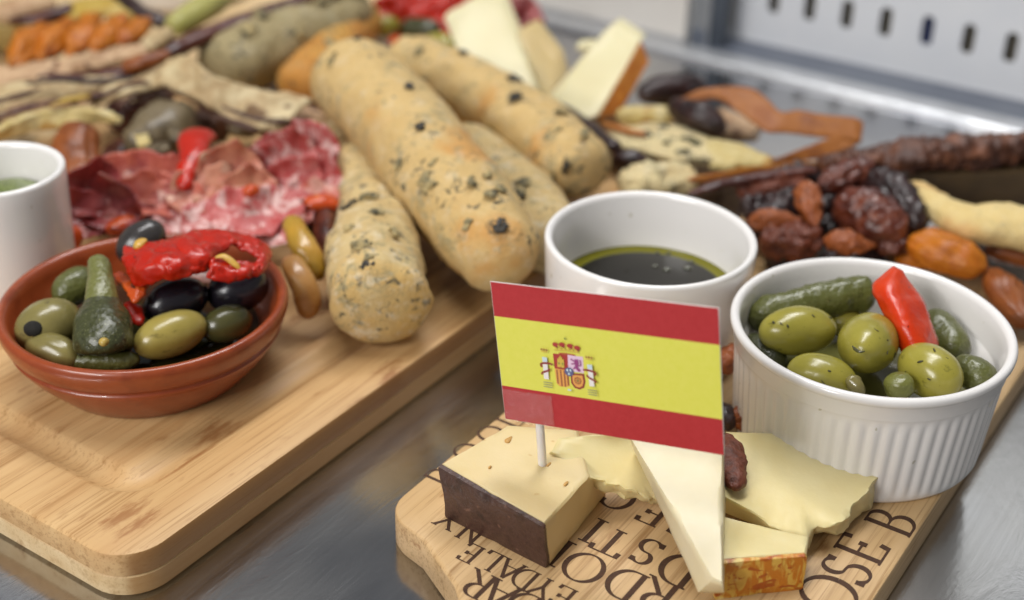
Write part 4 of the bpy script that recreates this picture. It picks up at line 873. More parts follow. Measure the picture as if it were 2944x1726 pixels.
food("ham_slice", cured((-15.96,50.07,3.90), 1.40, 1.20, 5, 55, 0.70, 16), 'ham', 'rosy ham slice with straight top edge, back left', 'ham', GM)
food("ham_slice", cured((-14.56,49.71,4.10), 1.40, 1.20, -5, 55, 0.70, 17), 'ham', 'rosy ham slice left of the upright pepper strip', 'ham', GM)
food("ham_slice", cured((-14.95,48.85,3.60), 1.50, 1.10, 10, 45, 0.80, 18), 'ham', 'rosy ham slice folded in the left middle', 'ham', GM)
food("ham_slice", cured((-13.59,48.93,3.50), 1.40, 1.00, -15, 40, 0.80, 19), 'ham', 'rosy ham slice in front of the upright pepper strip', 'ham', GM)
food("ham_slice", cured((-8.04,49.85,3.00), 1.30, 1.00, -10, 40, 0.70, 20), 'ham', 'rosy ham slice tucked beside the floury breadstick', 'ham', GM)
food("ham_slice", cured((-16.75,48.88,3.90), 1.30, 1.40, 40, 58, 0.80, 21), 'ham_dark', 'wine red ham slice nearest the pesto bowl rim', 'ham', GM)
food("ham_slice", cured((-17.17,47.91,3.20), 1.30, 1.20, 20, 48, 0.80, 22), 'ham_dark', 'wine red ham slice at the foot of pesto bowl', 'ham', GM)
food("ham_slice", cured((-15.99,48.26,3.50), 1.40, 1.30, -20, 52, 0.90, 23), 'ham_dark', 'wine red ham slice folded upright at left', 'ham', GM)
food("ham_slice", cured((-15.42,48.12,2.90), 1.50, 0.90, 5, 38, 0.80, 24), 'ham_dark', 'wine red ham slice low by the dish rim', 'ham', GM)
food("ham_slice", cured((-14.15,48.63,3.00), 1.40, 0.90, 0, 36, 0.80, 25), 'ham', 'rosy ham slice low between dish rim and pale ham', 'ham', GM)
food("meat_pile", petal((-13.02,51.22,2.50), 5.8, 2.4, 0, (.3, 0), .4, .3, 3.0, .35, .7, 41, 40), 'ham_dark', 'dark red meat layer showing between the upper slices', 'ham', GM)
food("red_pepper_strip", tube([(-13.23,52.65,4.90), (-13.16,51.22,4.90), (-13.16,49.87,4.60), (-13.17,48.85,4.00)], [0.71, 0.67, 0.43, 0.29], .55, 20, 28, .12, .9, 3, cap=.4), 'pepper', 'upright red pepper strip between the ham slices', 'pepper')
GP = 'small pepper pieces among the meats'
food("pepper_piece", blob((-17.84,46.40,2.90), (-16.76,46.91,3.00), 0.38, .5, 'egg', .1, 1, 3), 'pepper_orange', 'orange pepper piece between pesto bowl and terracotta rim', 'pepper', GP)
food("pepper_piece", tube([(-15.89,47.06,3.00), (-15.35,47.66,3.10), (-14.80,48.47,3.10)], [.25, .38, .3], .7, 14, 16, .06, 1, 4, cap=.25), 'pepper_orange', 'orange red pepper strip behind the back rim of dish', 'pepper', GP)
food("pepper_piece", blob((-10.67,48.11,4.30), (-10.04,48.52,4.30), .3, .24, 'egg', .08, 1, 5, 14, 10), 'pepper_orange', 'small bright orange piece on the pale ham', 'pepper', GP)
food("pepper_piece", tube([(-8.41,48.60,3.60), (-7.72,48.90,3.60), (-7.02,49.08,3.40)], [.3, .45, .4], .7, 14, 16, .08, 1, 6, cap=.3), 'pepper_orange', 'red orange pepper strip tucked under the floury breadstick', 'pepper', GP)

# ------------------------------------------------------------------ dried things at the back left
food("dried_apricot", blob((-19.04,54.47,4.40), (-18.17,51.16,2.60), 1.06, 0.77, 'rod', .2, .8, 3, 40, 28, wrinkle=.2), 'apricot_brown', 'brown orange dried apricot just behind the pesto bowl', 'dried fruit')
food("dried_date", blob((-19.63,54.83,2.40), (-17.77,51.99,2.40), 0.92, None, 'egg', .15, .8, 4, wrinkle=.15), 'date', 'dark date in shadow right of the pesto bowl', 'date')
food("dried_date", blob((-18.40,55.33,2.50), (-16.77,56.08,2.60), 0.66, None, 'egg', .12, .8, 6, wrinkle=.15), 'date', 'small brown date below the artichoke heart', 'date')
ar = thing("artichoke_heart", (-16.33,57.73,2.60), 'grey green marinated artichoke heart above the ham', 'artichoke')
put("heart", blob((-16.85,54.40,3.20), (-14.63,57.33,3.80), 1.37, 1.27, 'egg', .22, .9, 3, wrinkle=.25), MAT['artichoke'], ar)
put("leaf", sheet([[(-16.55,54.42,4.00), (-15.95,54.49,4.10)], [(-16.10,53.24,4.10), (-15.56,53.21,4.20)], [(-15.96,53.25,3.80), (-15.78,53.35,3.80)]], .12, 12, 6, .1, 1, 2), MAT['crisp_cream'], ar)
put("leaf", sheet([[(-15.87,53.31,4.00), (-15.28,53.37,4.10)], [(-15.44,52.17,4.10), (-14.91,52.14,4.20)], [(-15.30,52.18,3.80), (-15.12,52.28,3.80)]], .12, 12, 6, .1, 1, 3), MAT['artichoke'], ar)
put("leaf", sheet([[(-15.50,53.59,4.00), (-14.91,53.66,4.10)], [(-15.08,52.44,4.10), (-14.54,52.41,4.20)], [(-14.94,52.45,3.80), (-14.76,52.55,3.80)]], .12, 12, 6, .1, 1, 4), MAT['artichoke'], ar)
put("leaf", sheet([[(-15.31,55.03,4.00), (-14.71,55.10,4.10)], [(-14.88,53.83,4.10), (-14.34,53.80,4.20)], [(-14.74,53.83,3.80), (-14.55,53.93,3.80)]], .12, 12, 6, .1, 1, 5), MAT['artichoke'], ar)
GS = 'thin dried strips among the crisps'
def strip(path, r, asp, mat, seed, lab): food("gap_strip", tube(path, r, asp, 16, 50, .08, .9, seed, cap=.15, amp2=.05, freq2=2.5), mat, lab, 'dried strip', GS)  # the dark ones stand in for shade in gaps between the crisps
strip([(-19.18,56.76,4.40), (-18.31,57.42,4.70), (-17.29,57.86,5.00), (-16.44,57.60,5.10)], [.1, .22, .25, .15], .5, 'crisp_brown', 3, 'dark strip along the left front edge of the folded crisp')
strip([(-22.73,54.71,4.50), (-21.31,55.85,4.60), (-19.71,56.56,4.70), (-17.98,57.54,4.70)], [.15, .22, .2, .1], .5, 'jerky', 4, 'dark thin strip above the cream crispbread')
strip([(-12.90,55.57,4.90), (-11.55,55.32,4.50), (-10.20,55.66,4.20), (-9.17,56.57,4.00)], [.1, .2, .2, .12], .5, 'crisp_brown', 5, 'dark strip under the right wing of the folded crisp')
strip([(-20.43,55.40,4.80), (-19.78,55.95,4.90), (-18.85,56.49,4.90)], [.1, .2, .1], .5, 'mango', 6, 'short ochre strip between the tan crisps')
strip([(-23.13,55.98,4.70), (-22.05,56.56,4.80), (-21.34,57.24,4.90)], [.2, .22, .1], .5, 'crisp_brown', 7, 'dark strip at the left edge below the greyish flatbread')
strip([(-22.25,57.79,4.90), (-20.74,58.28,4.90), (-19.07,58.28,4.90), (-17.56,58.88,4.90)], [.1, .2, .22, .12], .5, 'date_dark', 8, 'blackish strip directly under the long sausage')
strip([(-13.62,59.12,4.60), (-12.49,58.53,4.40), (-10.98,58.31,4.20)], [.1, .18, .1], .5, 'crisp_brown', 9, 'brown strip between the crisp and the greyish breadstick')
strip([(7.19,51.21,3.20), (8.78,51.89,3.40), (10.76,52.59,3.50), (12.90,53.06,3.60)], [.15, .3, .35, .2], .6, 'jerky', 10, 'dark strip beneath the thin orange brown peel')
strip([(4.01,59.08,3.10), (4.89,58.02,3.20), (5.97,57.50,3.20)], [.1, .22, .15], .5, 'rind_tan', 11, 'orange tan strip at the left end of the golden cracker')
GX = 'dark dried pieces under the crisps'
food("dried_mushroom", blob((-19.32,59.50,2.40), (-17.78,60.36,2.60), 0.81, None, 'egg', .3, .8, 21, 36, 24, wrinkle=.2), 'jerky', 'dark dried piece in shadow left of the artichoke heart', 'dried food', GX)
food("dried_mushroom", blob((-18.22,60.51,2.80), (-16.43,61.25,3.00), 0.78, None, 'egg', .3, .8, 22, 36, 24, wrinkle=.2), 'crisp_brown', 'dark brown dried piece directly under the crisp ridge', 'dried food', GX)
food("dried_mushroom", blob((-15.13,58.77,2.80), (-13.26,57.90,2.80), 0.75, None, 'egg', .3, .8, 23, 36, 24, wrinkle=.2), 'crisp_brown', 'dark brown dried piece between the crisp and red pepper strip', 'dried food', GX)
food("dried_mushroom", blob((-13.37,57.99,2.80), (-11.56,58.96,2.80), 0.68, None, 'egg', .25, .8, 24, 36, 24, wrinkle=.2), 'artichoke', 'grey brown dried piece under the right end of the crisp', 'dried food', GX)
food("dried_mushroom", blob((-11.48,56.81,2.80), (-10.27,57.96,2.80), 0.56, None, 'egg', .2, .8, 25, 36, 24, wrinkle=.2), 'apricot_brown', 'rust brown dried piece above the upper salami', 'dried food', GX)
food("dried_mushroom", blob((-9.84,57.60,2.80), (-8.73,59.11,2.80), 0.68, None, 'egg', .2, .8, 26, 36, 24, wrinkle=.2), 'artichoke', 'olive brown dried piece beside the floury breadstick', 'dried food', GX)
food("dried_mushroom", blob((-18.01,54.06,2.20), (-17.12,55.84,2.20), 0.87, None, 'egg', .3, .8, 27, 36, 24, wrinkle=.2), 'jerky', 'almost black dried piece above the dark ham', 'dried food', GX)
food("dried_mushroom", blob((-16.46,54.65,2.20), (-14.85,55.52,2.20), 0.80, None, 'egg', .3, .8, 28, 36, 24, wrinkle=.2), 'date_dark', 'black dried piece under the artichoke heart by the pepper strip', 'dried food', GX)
fc = thing("folded_crisp", (-15.52,63.48,3.00), 'ridged pale flatbread crisp folded like a roof at back left', 'crispbread')
put("front_fold", sheet([[(-18.93,58.30,4.60), (-18.90,56.98,4.20)], [(-16.96,58.12,5.20), (-17.40,57.38,4.60)], [(-15.25,58.68,6.00), (-16.03,57.58,5.00)], [(-13.57,57.14,5.80), (-13.60,56.28,4.60)], [(-11.81,57.11,5.20), (-12.21,55.80,4.00)], [(-9.14,57.31,4.60), (-10.37,55.45,3.80)]], .26, 70, 18, .16, .6, 5), MAT['crisp'], fc)
put("toasted_edge", tube([(-17.76,56.55,4.40), (-17.10,57.65,4.60), (-16.23,58.09,4.80), (-14.63,57.29,4.60), (-13.08,56.20,4.20), (-11.26,55.40,3.80)], [.16, .22, .3, .22, .3, .2], .6, 12, 40, .08, .9, 4, cap=.2), MAT['crisp_brown'], fc)
food("crispbread", sheet([[(-11.70,58.08,4.00), (-11.55,57.03,3.60)], [(-10.56,57.94,4.00), (-10.41,56.76,3.50)], [(-9.30,58.12,3.80), (-8.97,56.24,3.40)], [(-8.15,57.70,3.40), (-8.11,55.83,3.20)]], .5, 24, 8, .15, .8, 8), 'crisp_tan', 'broken tan crispbread piece between crisps and breadsticks', 'crispbread')
food("crispbread", sheet([[(-22.78,54.09,4.00), (-23.06,54.59,3.40)], [(-21.44,55.02,4.40), (-21.49,55.33,3.60)], [(-20.08,55.92,4.60), (-19.86,55.40,3.80)], [(-18.44,55.78,4.50), (-18.47,55.93,3.90)], [(-17.39,55.73,4.20), (-17.42,55.75,4.00)]], .35, 40, 12, .14, .6, 6), 'crisp_cream', 'smooth cream coloured crispbread above the pesto bowl', 'crispbread')
food("crispbread", sheet([[(-23.42,55.42,4.00), (-23.35,55.00,3.60)], [(-22.58,56.78,4.20), (-22.37,56.44,3.70)], [(-20.95,57.45,4.30), (-20.79,57.33,3.90)], [(-18.96,58.31,4.40), (-18.93,58.32,4.00)]], .3, 30, 12, .14, .6, 9), 'crisp_tan', 'tan crispbread strip between the cream one and the long sausage', 'crispbread')
food("flatbread_strip", sheet([[(-25.00,58.99,4.20), (-24.30,56.80,3.80)], [(-22.76,59.12,4.40), (-22.16,57.64,4.00)], [(-20.55,59.35,4.50), (-20.09,58.25,4.20)], [(-17.95,59.55,4.60), (-18.07,59.13,4.30)]], .3, 40, 12, .14, .6, 12), 'crisp', 'greyish flat strip of bread crossing the left edge', 'flatbread')
food("flatbread_strip", sheet([[(-26.47,62.95,3.80), (-25.71,60.48,3.20)], [(-23.96,62.67,4.00), (-23.74,61.68,3.40)], [(-21.74,63.28,4.20), (-21.48,62.77,3.60)], [(-19.55,64.14,4.40), (-19.29,63.68,3.90)], [(-17.40,65.39,4.60), (-17.29,64.73,4.20)]], .35, 50, 12, .14, .6, 15), 'crisp_tan', 'pinkish tan flatbread strip in front of the apricots', 'flatbread')
food("cured_sausage", tube([(-22.64,60.44,4.20), (-20.54,60.52,4.30), (-18.43,60.65,4.50), (-16.83,62.20,4.90), (-15.08,64.28,5.20), (-12.14,67.37,5.50), (-7.78,71.75,5.80)], [.12, .22, .42, .48, .5, .5, .5], .8, 20, 80, .10, .7, 3, cap=.3, amp2=.05), 'jerky', 'long dark cured sausage strip slanting across the back left', 'sausage')
food("cured_sausage", tube([(-18.53,60.43,4.80), (-17.57,60.49,5.00), (-16.35,61.11,5.30)], [.3, .42, .3], .8, 14, 24, .10, .8, 5, cap=.3), 'apricot_brown', 'short rust coloured sausage end lying on the long dark one', 'sausage')
GA = 'dried apricots heaped at the back left'
food("dried_apricot", blob((-24.49,62.16,4.10), (-24.08,66.90,4.60), 0.76, 0.58, "egg", .32, .8, 3, wrinkle=.3, wf=4.0, up=(0.6, -.3, 1)), "apricot", 'leftmost dried apricot of the heap, brightest orange', "dried fruit", GA)
food("dried_apricot", blob((-23.39,63.11,4.10), (-23.01,67.78,4.60), 0.71, 0.54, "egg", .32, .8, 4, wrinkle=.3, wf=4.0, up=(0.6, -.3, 1)), "apricot", 'dried apricot second from left in the heap', "dried fruit", GA)
food("dried_apricot", blob((-22.17,63.62,4.10), (-21.88,68.97,4.60), 0.71, 0.55, "egg", .32, .8, 5, wrinkle=.3, wf=4.0, up=(0.6, -.3, 1)), "apricot", 'tallest dried apricot in the middle of the heap', "dried fruit", GA)
food("dried_apricot", blob((-21.00,64.10,4.10), (-20.40,68.29,4.60), 0.68, 0.52, "egg", .32, .8, 6, wrinkle=.3, wf=4.0, up=(0.6, -.3, 1)), "apricot", 'dried apricot right of the tallest in the heap', "dried fruit", GA)
food("dried_apricot", blob((-20.03,65.47,4.10), (-19.20,68.18,4.60), 0.60, 0.46, "egg", .32, .8, 7, wrinkle=.3, wf=4.0, up=(0.6, -.3, 1)), "apricot", 'small dried apricot at the right end of the heap', "dried fruit", GA)
food("mango_slice", sheet([[(-24.14,68.82,4.60), (-23.56,68.08,4.20)], [(-23.06,69.70,5.00), (-22.39,68.27,4.60)], [(-21.55,69.66,5.00), (-21.25,68.34,4.60)], [(-20.09,68.69,4.40), (-20.24,67.52,4.20)]], .45, 24, 8, .12, .6, 4), 'mango', 'arched yellow dried mango slice behind the apricots', 'dried fruit')
food("bread_chunk", slab([(-29.04,70.41,1.70), (-26.91,70.67,1.70), (-27.93,74.55,1.70), (-30.42,74.39,1.70)], [(-27.71,67.76,4.00), (-25.97,68.26,4.00), (-26.27,69.84,4.00), (-28.39,69.70,4.00)], .5, .1, .15, 5), 'crisp_cream', 'cream bread chunk at the top left corner', 'bread', sharp=60)
food("dried_slice", blob((-27.49,68.54,4.40), (-24.37,69.68,4.80), 0.86, .8, 'egg', .15, .6, 5), 'crisp_tan', 'tan dried slice above the cream chunk, top left', 'dried fruit')
food("dark_strip", tube([(-26.40,67.82,4.40), (-24.53,67.99,4.60), (-23.29,68.93,4.80)], [.2, .45, .4], .8, 14, 20, .1, .8, 5, cap=.3), 'jerky', 'short dark sausage strip left of the mango', 'sausage')
food("dark_strip", tube([(-22.14,71.98,5.20), (-21.03,70.47,4.80), (-19.85,69.45,4.40), (-18.26,68.89,4.00)], [.5, .5, .5, .4], .8, 16, 24, .1, .8, 6, cap=.4), 'date_dark', 'blackish strip running below the far white bowl', 'sausage')
FBW = (-20.62,79.05,1.40)
smooth_bowl((FBW[0], FBW[1]+3.0, 1.4), 4.4, 5.5, 3.5, 'white bowl cut off by the top edge, far left')
food("pale_pickle", tube([(-15.62,72.44,5.20), (-16.17,69.61,5.00), (-17.09,67.35,4.80), (-17.57,66.21,4.70)], [.75, .75, .65, .5], 1, 18, 24, .08, .8, 5, cap=.5), 'green_stick', 'pale green pickle leaning on the sausage at the top', 'pickle')
food("bread_tip", blob((-17.36,61.22,5.40), (-16.86,63.36,5.60), .45, .4, 'rod', .08, .9, 6), 'crisp', 'small pale bread tip crossing the dark sausage', 'bread')

# second board under the food at the far left
bo = thing("rear_board", B2W(52, 64.2), 'pale wooden board under the apricots at the far left', 'board', None, TH)
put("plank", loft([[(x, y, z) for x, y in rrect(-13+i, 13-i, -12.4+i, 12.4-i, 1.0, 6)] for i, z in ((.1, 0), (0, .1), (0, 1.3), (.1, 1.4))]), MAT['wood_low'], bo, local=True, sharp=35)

# ------------------------------------------------------------------ cheeses and pickles at the back
w1 = thing("pale_cheese", (-0.91,70.11,1.50), 'large bright triangular cheese slice standing at the back', 'cheese')
def lean(p, d): return Vector(p)+Vector(d)
TW = [(-3.81,67.40,5.20), (-2.56,64.84,3.20), (-1.67,61.91,1.80), (1.27,63.73,2.20), (-0.86,69.72,5.60), (-2.41,68.93,5.60)]
put("paste", slab([lean(p, (.25, .75, .1)) for p in TW], TW, .4, .03, .07, 3), MAT['cheese_d'], w1, sharp=45)
TW = [(-0.03,67.45,4.40), (1.52,63.52,2.40), (2.44,66.04,2.60), (2.10,66.95,3.40), (0.81,68.50,4.50)]
w2 = thing("buff_cheese", (1.52,70.89,1.50), 'narrow darker cheese wedge behind the bright triangular slice', 'cheese')
put("paste", slab([lean(p, (.3, .9, .1)) for p in TW], TW, .3, .03, .08, 5), MAT['cheese_e'], w2, sharp=45)
w3 = thing("rind_wedge", (4.10,68.56,1.50), 'pale cheese wedge with orange brown rind leaning right at back', 'cheese')
TW = [(1.56,63.63,2.40), (3.00,61.35,2.20), (4.02,61.73,2.30), (6.14,65.11,5.00), (4.94,66.47,5.40), (4.24,65.97,5.00)]
put("paste", slab([lean(p, (.35, 1.0, 0)) for p in TW], TW, .3, .03, .08, 6), MAT['cheese_d'], w3, sharp=45)
put("rind", slab([(3.97,61.50,2.35), (6.15,65.02,5.03), Vector((6.40,64.11,4.20))+Vector((.2, .3, 0)), Vector((4.86,61.81,2.20))+Vector((.2, .3, 0))], [lean((4.05,61.68,2.30), (-.05, .35, -.2)), lean((6.08,64.86,5.00), (-.05, .35, -.2)), lean((6.31,63.94,4.20), (-.05, .6, -.2)), lean((4.79,61.96,2.20), (-.05, .6, -.2))], .3, .04, .06, 7), MAT['rind_tan'], w3, sharp=45)
food("cheese_crumb", blob((3.27,68.69,3.20), (4.17,69.64,3.20), .45, .4, 'egg', .15, 1.2, 4), 'cheese_d', 'pale cheese crumb beside the rinded wedge', 'cheese')
GB = 'pickles and meats behind the breadsticks'
food("pepper_heap", petal((-4.90,74.15,3.40), 3.4, 1.6, .1, (.7, 0), .3, .6, 2.4, .4, .5, 5), 'pepper', 'heap of red pepper left of the bright cheese slice', 'pepper', GB)
food("pepper_heap", petal((-3.50,73.52,3.00), 1.8, 1.0, .1, (.5, 0), .3, .5, 2.4, .4, .6, 8), 'pepper', 'glossy red pepper fold touching the bright cheese', 'pepper', GB)
food("pepper_heap", petal((0.18,74.01,3.20), 1.3, 1.4, .1, (.7, .2), .25, .4, 2.4, .3, .6, 9), 'ham_dark', 'dark red cured meat behind the narrow cheese', 'meat', GB)
food("gherkin", blob((-8.13,73.02,2.60), (-6.56,73.36,2.80), 0.59, None, 'egg', .1, .8, 4), 'olive', 'yellow green olive at the back between bread and pepper', 'olive', GB)
food("gherkin", blob((-6.55,73.12,2.60), (-4.23,72.26,2.80), 0.68, None, 'rod', .1, .8, 5), 'gherkin_dark', 'dark green gherkin behind the back breadstick', 'gherkin', GB)
food("green_olive", blob((-5.10,70.21,2.80), (-3.25,69.11,3.00), 0.70, None, 'egg', .06, .8, 6), 'olive', 'green olive with shine tucked beside the bright cheese', 'olive', GB)
food("pepper_strip", tube([(-6.90,70.75,2.80), (-5.63,69.92,2.80), (-4.16,68.35,2.80)], [.35, .45, .35], .7, 14, 20, .08, .8, 5, cap=.3), 'pepper_orange', 'orange pepper strip along the back breadstick', 'pepper', GB)
food("meat_fold", petal((-3.21,67.40,2.90), 1.1, .8, .3, (.6, 0), .25, .25, 1.8, .2, .8, 5), 'ham_dark', 'reddish meat fold under the green olive', 'meat', GB)
food("dark_strip", tube([(0.99,61.92,3.00), (2.15,60.83,3.00), (3.25,58.99,3.00), (4.64,56.51,2.80)], [.25, .35, .4, .4], .7, 14, 30, .08, .8, 7, cap=.3), 'date_dark', 'dark dried strip along the top of the back breadstick', 'dried fruit')

# ------------------------------------------------------------------ dried fruit and crackers at the right
GD = 'dates at the back right'
food("date", blob((5.86,61.92,3.40), (9.26,63.07,3.60), 0.83, None, 'egg', .15, .7, 3, wrinkle=.2), 'date_dark', 'plump black date right of the rinded cheese', 'date', GD)
food("date", blob((7.21,60.29,3.60), (9.67,58.08,3.20), 0.76, None, 'egg', .15, .7, 4, wrinkle=.2), 'date_dark', 'dark date under the fruit leather ribbon', 'date', GD)
food("bread_chunk", slab([(9.34,61.05,1.30), (11.77,61.18,1.30), (12.53,63.88,1.30), (10.51,65.84,1.30)], [(9.12,59.00,2.80), (10.95,58.70,2.70), (11.50,59.85,2.70), (10.03,61.52,2.90)], .4, .08, .15, 6), 'crisp_tan', 'chunky pinkish bread piece under the ribbon', 'bread', sharp=60)
food("cream_piece", blob((4.82,61.09,2.60), (7.67,61.25,2.60), 0.51, None, 'rod', .12, .7, 6), 'crisp_cream', 'cream coloured bread piece below the black date', 'bread')
ck = thing("olive_cracker", (7.22,59.88,1.80), 'golden cracker with green olive flecks behind the dip bowl', 'cracker')
put("biscuit", slab([(4.47,59.51,2.00), (5.12,57.52,2.00), (7.28,56.55,2.00), (9.29,56.65,2.00), (9.56,60.00,1.80), (8.60,61.95,1.80), (6.63,62.36,1.80)], [(4.18,57.88,3.00), (4.90,56.43,3.00), (7.01,55.42,2.90), (8.96,55.48,2.80), (8.93,57.99,2.90), (7.99,58.95,3.00), (6.11,59.19,3.10)], .3, .12, .15, 7), MAT['cracker'], ck, sharp=60)
for p, L, w_ in (((6.05,57.86,3.05), .34, .22), ((6.84,58.77,3.05), .26, .18), ((7.86,57.60,3.00), .4, .2), ((7.45,56.22,2.95), .36, .2), ((8.23,57.18,2.95), .3, .22), ((6.87,56.99,3.00), .2, .14)):
    p = Vector(p); ax = Vector((random.uniform(.2, 1), random.uniform(-1, 1), 0)).normalized()*L
    put("olive_piece", blob(p-ax, p+ax, w_, .07, 'egg', .1, 2.4, random.randint(1, 90), 16, 10), MAT['olive_dark'], ck)
food("olive_cracker", sheet([[(8.74,57.88,2.80), (8.66,55.38,2.60)], [(9.90,57.47,2.90), (9.65,55.35,2.60)], [(10.92,56.70,2.70), (10.70,55.62,2.50)], [(11.59,56.19,2.60), (11.43,55.66,2.50)]], .4, 20, 8, .1, .8, 8), 'crisp_cream', 'pale speckled cracker piece right of the golden cracker', 'cracker')
food("bread_crumb", blob((4.47,53.39,2.60), (7.99,54.23,2.60), 0.78, None, 'rod', .25, .9, 9, 40, 28, rough=.12), 'cracker', 'broken crumb of olive bread just behind the dip bowl', 'bread')
food("date", blob((4.29,56.40,2.40), (6.27,55.92,2.40), 0.59, None, 'egg', .1, .8, 10, wrinkle=.15), 'date_dark', 'black date beneath the golden cracker', 'date', GD)
food("fruit_leather", sheet([[(7.61,59.71,4.00), (8.00,59.73,3.90)], [(8.60,60.04,4.40), (9.39,59.61,4.10)], [(9.98,60.02,4.60), (10.05,58.79,4.00)], [(11.01,59.76,4.60), (10.74,58.09,3.70)], [(11.73,58.94,4.30), (11.42,57.37,3.50)], [(12.19,58.27,4.10), (12.22,57.32,3.50)], [(13.00,58.51,4.10), (13.23,57.23,3.40)], [(14.00,58.32,4.00), (14.36,57.24,3.30)], [(15.37,58.35,3.90), (15.46,57.16,3.20)], [(15.98,58.28,3.70), (15.73,57.22,3.10)]], .12, 80, 8, .04, .8, 5), 'ribbon', 'wavy amber ribbon of fruit leather lying on the counter side', 'fruit leather')
food("fruit_leather", sheet([[(16.02,58.37,3.30), (15.73,57.22,3.10)], [(14.21,57.00,3.40), (14.22,56.23,2.90)], [(12.54,55.78,3.30), (13.01,55.64,2.90)], [(11.28,55.10,3.10), (11.41,55.21,2.90)]], .12, 40, 8, .04, .8, 6), 'ribbon', 'lower fold of fruit leather running back towards the crackers', 'fruit leather')
food("orange_peel", sheet([[(7.38,52.96,3.10), (7.68,53.12,2.80)], [(8.96,53.22,3.30), (9.20,53.48,2.90)], [(10.78,53.81,3.40), (11.03,53.98,3.00)], [(12.63,54.33,3.40), (12.77,54.40,3.10)], [(14.30,54.64,3.30), (14.42,54.66,3.10)]], .15, 50, 6, .05, .8, 7), 'rind_tan', 'thin orange brown strip above the heap of dates', 'dried fruit')
fg = thing("fig_slab", (20.13,57.93,1.50), 'rough dark slab of pressed dried fig at the right edge', 'fig slab')
put("top_crust", tube([(12.98,53.48,3.60), (14.41,53.78,3.80), (16.00,53.94,3.90), (18.14,54.13,4.00), (20.36,54.50,4.00), (23.77,55.21,4.00)], [.35, .62, .78, .82, .85, .85], .75, 28, 110, .28, .5, 3, cap=.4, amp2=.26, freq2=2.4), MAT['fig'], fg)
put("side", slab([(17.45,54.55,1.30), (24.48,54.48,1.30), (25.60,57.74,1.30), (18.03,56.92,1.30)], [(16.85,53.41,3.30), (23.84,53.96,3.40), (24.60,56.18,3.40), (16.74,55.20,3.30)], .5, .08, .1, 8), MAT['fig_side'], fg, sharp=60)
GH = 'dates and candied almonds heaped behind the ramekins'
def heap(name, a, b, w, h, prof, mat, seed, lab, cat, wr=0.12, am=.1): food(name, blob(a, b, w, h, prof, am, .9, seed, 56, 36, wrinkle=wr, wf=5.0, rough=.12 if mat in ('almond', 'nut') else .16), mat, lab, cat, GH)
heap("candied_almond", (11.79,50.45,4.20), (12.06,48.37,3.20), 0.59, .5, 'almond', 'almond', 3, 'candied almond standing upright in the heap', 'almond', .04, .05)
heap("candied_almond", (9.44,49.19,3.00), (11.60,48.87,3.30), 0.49, .5, 'almond', 'almond', 4, 'candied almond lying left in the heap by the dip bowl', 'almond', .04, .05)
heap("candied_almond", (12.31,47.98,2.90), (14.35,47.64,2.80), 0.51, .5, 'almond', 'almond', 5, 'candied almond lying just behind the fluted ramekin rim', 'almond', .04, .05)
heap("candied_nuts", (9.87,48.22,2.50), (12.40,48.68,2.50), 0.85, .8, 'rod', 'nut', 6, 'knobbly cluster of candied nuts at the foot of the heap', 'nuts', .25, .25)
heap("date", (13.33,50.70,3.40), (15.52,48.04,3.00), 1.12, None, 'egg', 'date', 7, 'big wrinkled reddish date at the centre of the heap', 'date', .25)
heap("date", (12.61,51.13,3.70), (15.22,52.76,3.90), 0.71, None, 'egg', 'date', 8, 'reddish date lying at the top of the heap', 'date', .2)
heap("date", (15.02,52.44,3.80), (16.26,48.60,3.00), 1.01, None, 'egg', 'date_dark', 9, 'dark smooth date curving down the right of the heap', 'date', .2)
heap("raisin_lump", (14.57,47.82,2.60), (15.82,48.65,2.60), 0.49, None, 'egg', 'date', 10, 'small raisin like lump next to the apricot', 'date', .2)
heap("date", (9.43,52.26,2.90), (12.47,52.79,3.20), 0.66, None, 'egg', 'nut', 11, 'brown crumbly date under the thin orange strip', 'date', .25, .2)
heap("date", (9.37,50.71,2.80), (10.83,51.54,2.90), 0.44, None, 'egg', 'date_dark', 12, 'small purple black raisin beside the dip bowl', 'raisin', .15)
heap("date", (10.77,51.15,2.90), (12.15,51.79,3.00), 0.51, None, 'egg', 'date_dark', 13, 'dark raisin left of the upright almond', 'raisin', .15)
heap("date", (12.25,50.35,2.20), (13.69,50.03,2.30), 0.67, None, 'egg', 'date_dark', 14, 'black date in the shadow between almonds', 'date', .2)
heap("date", (10.11,48.15,1.80), (12.08,48.24,1.80), 0.59, None, 'egg', 'date_dark', 15, 'black date low between the two white dishes', 'date', .2)
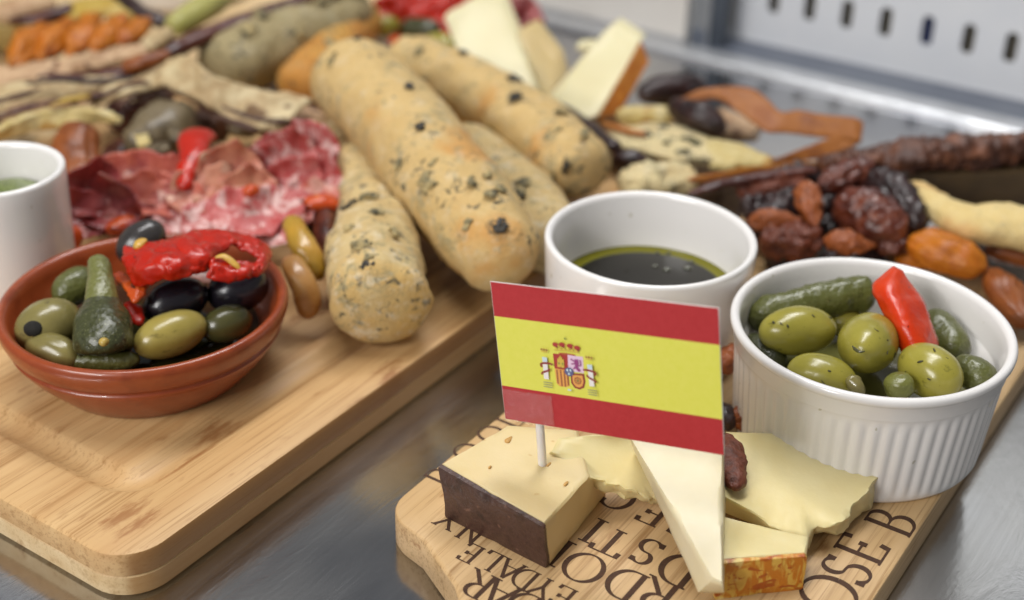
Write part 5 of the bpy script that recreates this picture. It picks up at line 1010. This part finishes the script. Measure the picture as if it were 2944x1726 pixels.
heap("date", (12.10,50.30,2.60), (14.45,53.14,2.60), 1.07, None, 'egg', 'date_dark', 16, 'black date behind the upright almond', 'date', .2)
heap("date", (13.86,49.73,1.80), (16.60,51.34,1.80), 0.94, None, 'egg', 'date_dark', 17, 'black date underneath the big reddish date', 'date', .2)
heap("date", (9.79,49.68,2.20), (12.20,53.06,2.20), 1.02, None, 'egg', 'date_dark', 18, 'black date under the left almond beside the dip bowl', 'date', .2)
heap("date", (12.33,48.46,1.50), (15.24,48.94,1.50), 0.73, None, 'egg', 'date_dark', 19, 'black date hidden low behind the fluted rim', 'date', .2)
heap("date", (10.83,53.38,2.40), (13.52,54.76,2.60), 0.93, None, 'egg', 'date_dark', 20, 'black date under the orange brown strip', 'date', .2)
food("golden_breadstick", tube([(16.62,52.16,3.40), (17.23,50.24,3.40), (18.13,48.69,3.40), (19.46,48.30,3.50), (21.61,47.52,3.50)], [.6, .72, .9, 1.1, 1.15], .75, 28, 60, .12, .6, 6, cap=.8, amp2=.05), 'bread_gold', 'pale golden twisted breadstick at the right edge', 'breadstick')
GF = 'dried apricots at the right'
food("dried_apricot", blob((15.75,48.26,2.80), (18.37,46.30,2.60), 1.09, 0.80, 'egg', .2, .7, 3, 44, 28, wrinkle=.28, wf=4.0), 'apricot', 'bright orange dried apricot right behind the fluted ramekin', 'dried fruit', GF)
food("dried_apricot", blob((18.86,47.06,2.20), (19.08,43.12,2.00), 0.81, 0.56, 'egg', .2, .7, 4, 44, 28, wrinkle=.28, wf=4.0), 'apricot_brown', 'brownish dried apricot at the right edge beside ramekin', 'dried fruit', GF)
food("dried_apricot", blob((19.16,49.06,2.00), (21.88,48.30,2.00), 0.46, .5, 'egg', .14, .7, 5, wrinkle=.14), 'apricot_brown', 'rust coloured dried fruit below the golden breadstick', 'dried fruit', GF)
food("dried_apricot", blob((15.46,48.73,1.90), (16.73,47.92,1.90), 0.49, .5, 'egg', .14, .7, 6, wrinkle=.14), 'apricot', 'small apricot piece in shadow at the ramekin rim', 'dried fruit', GF)
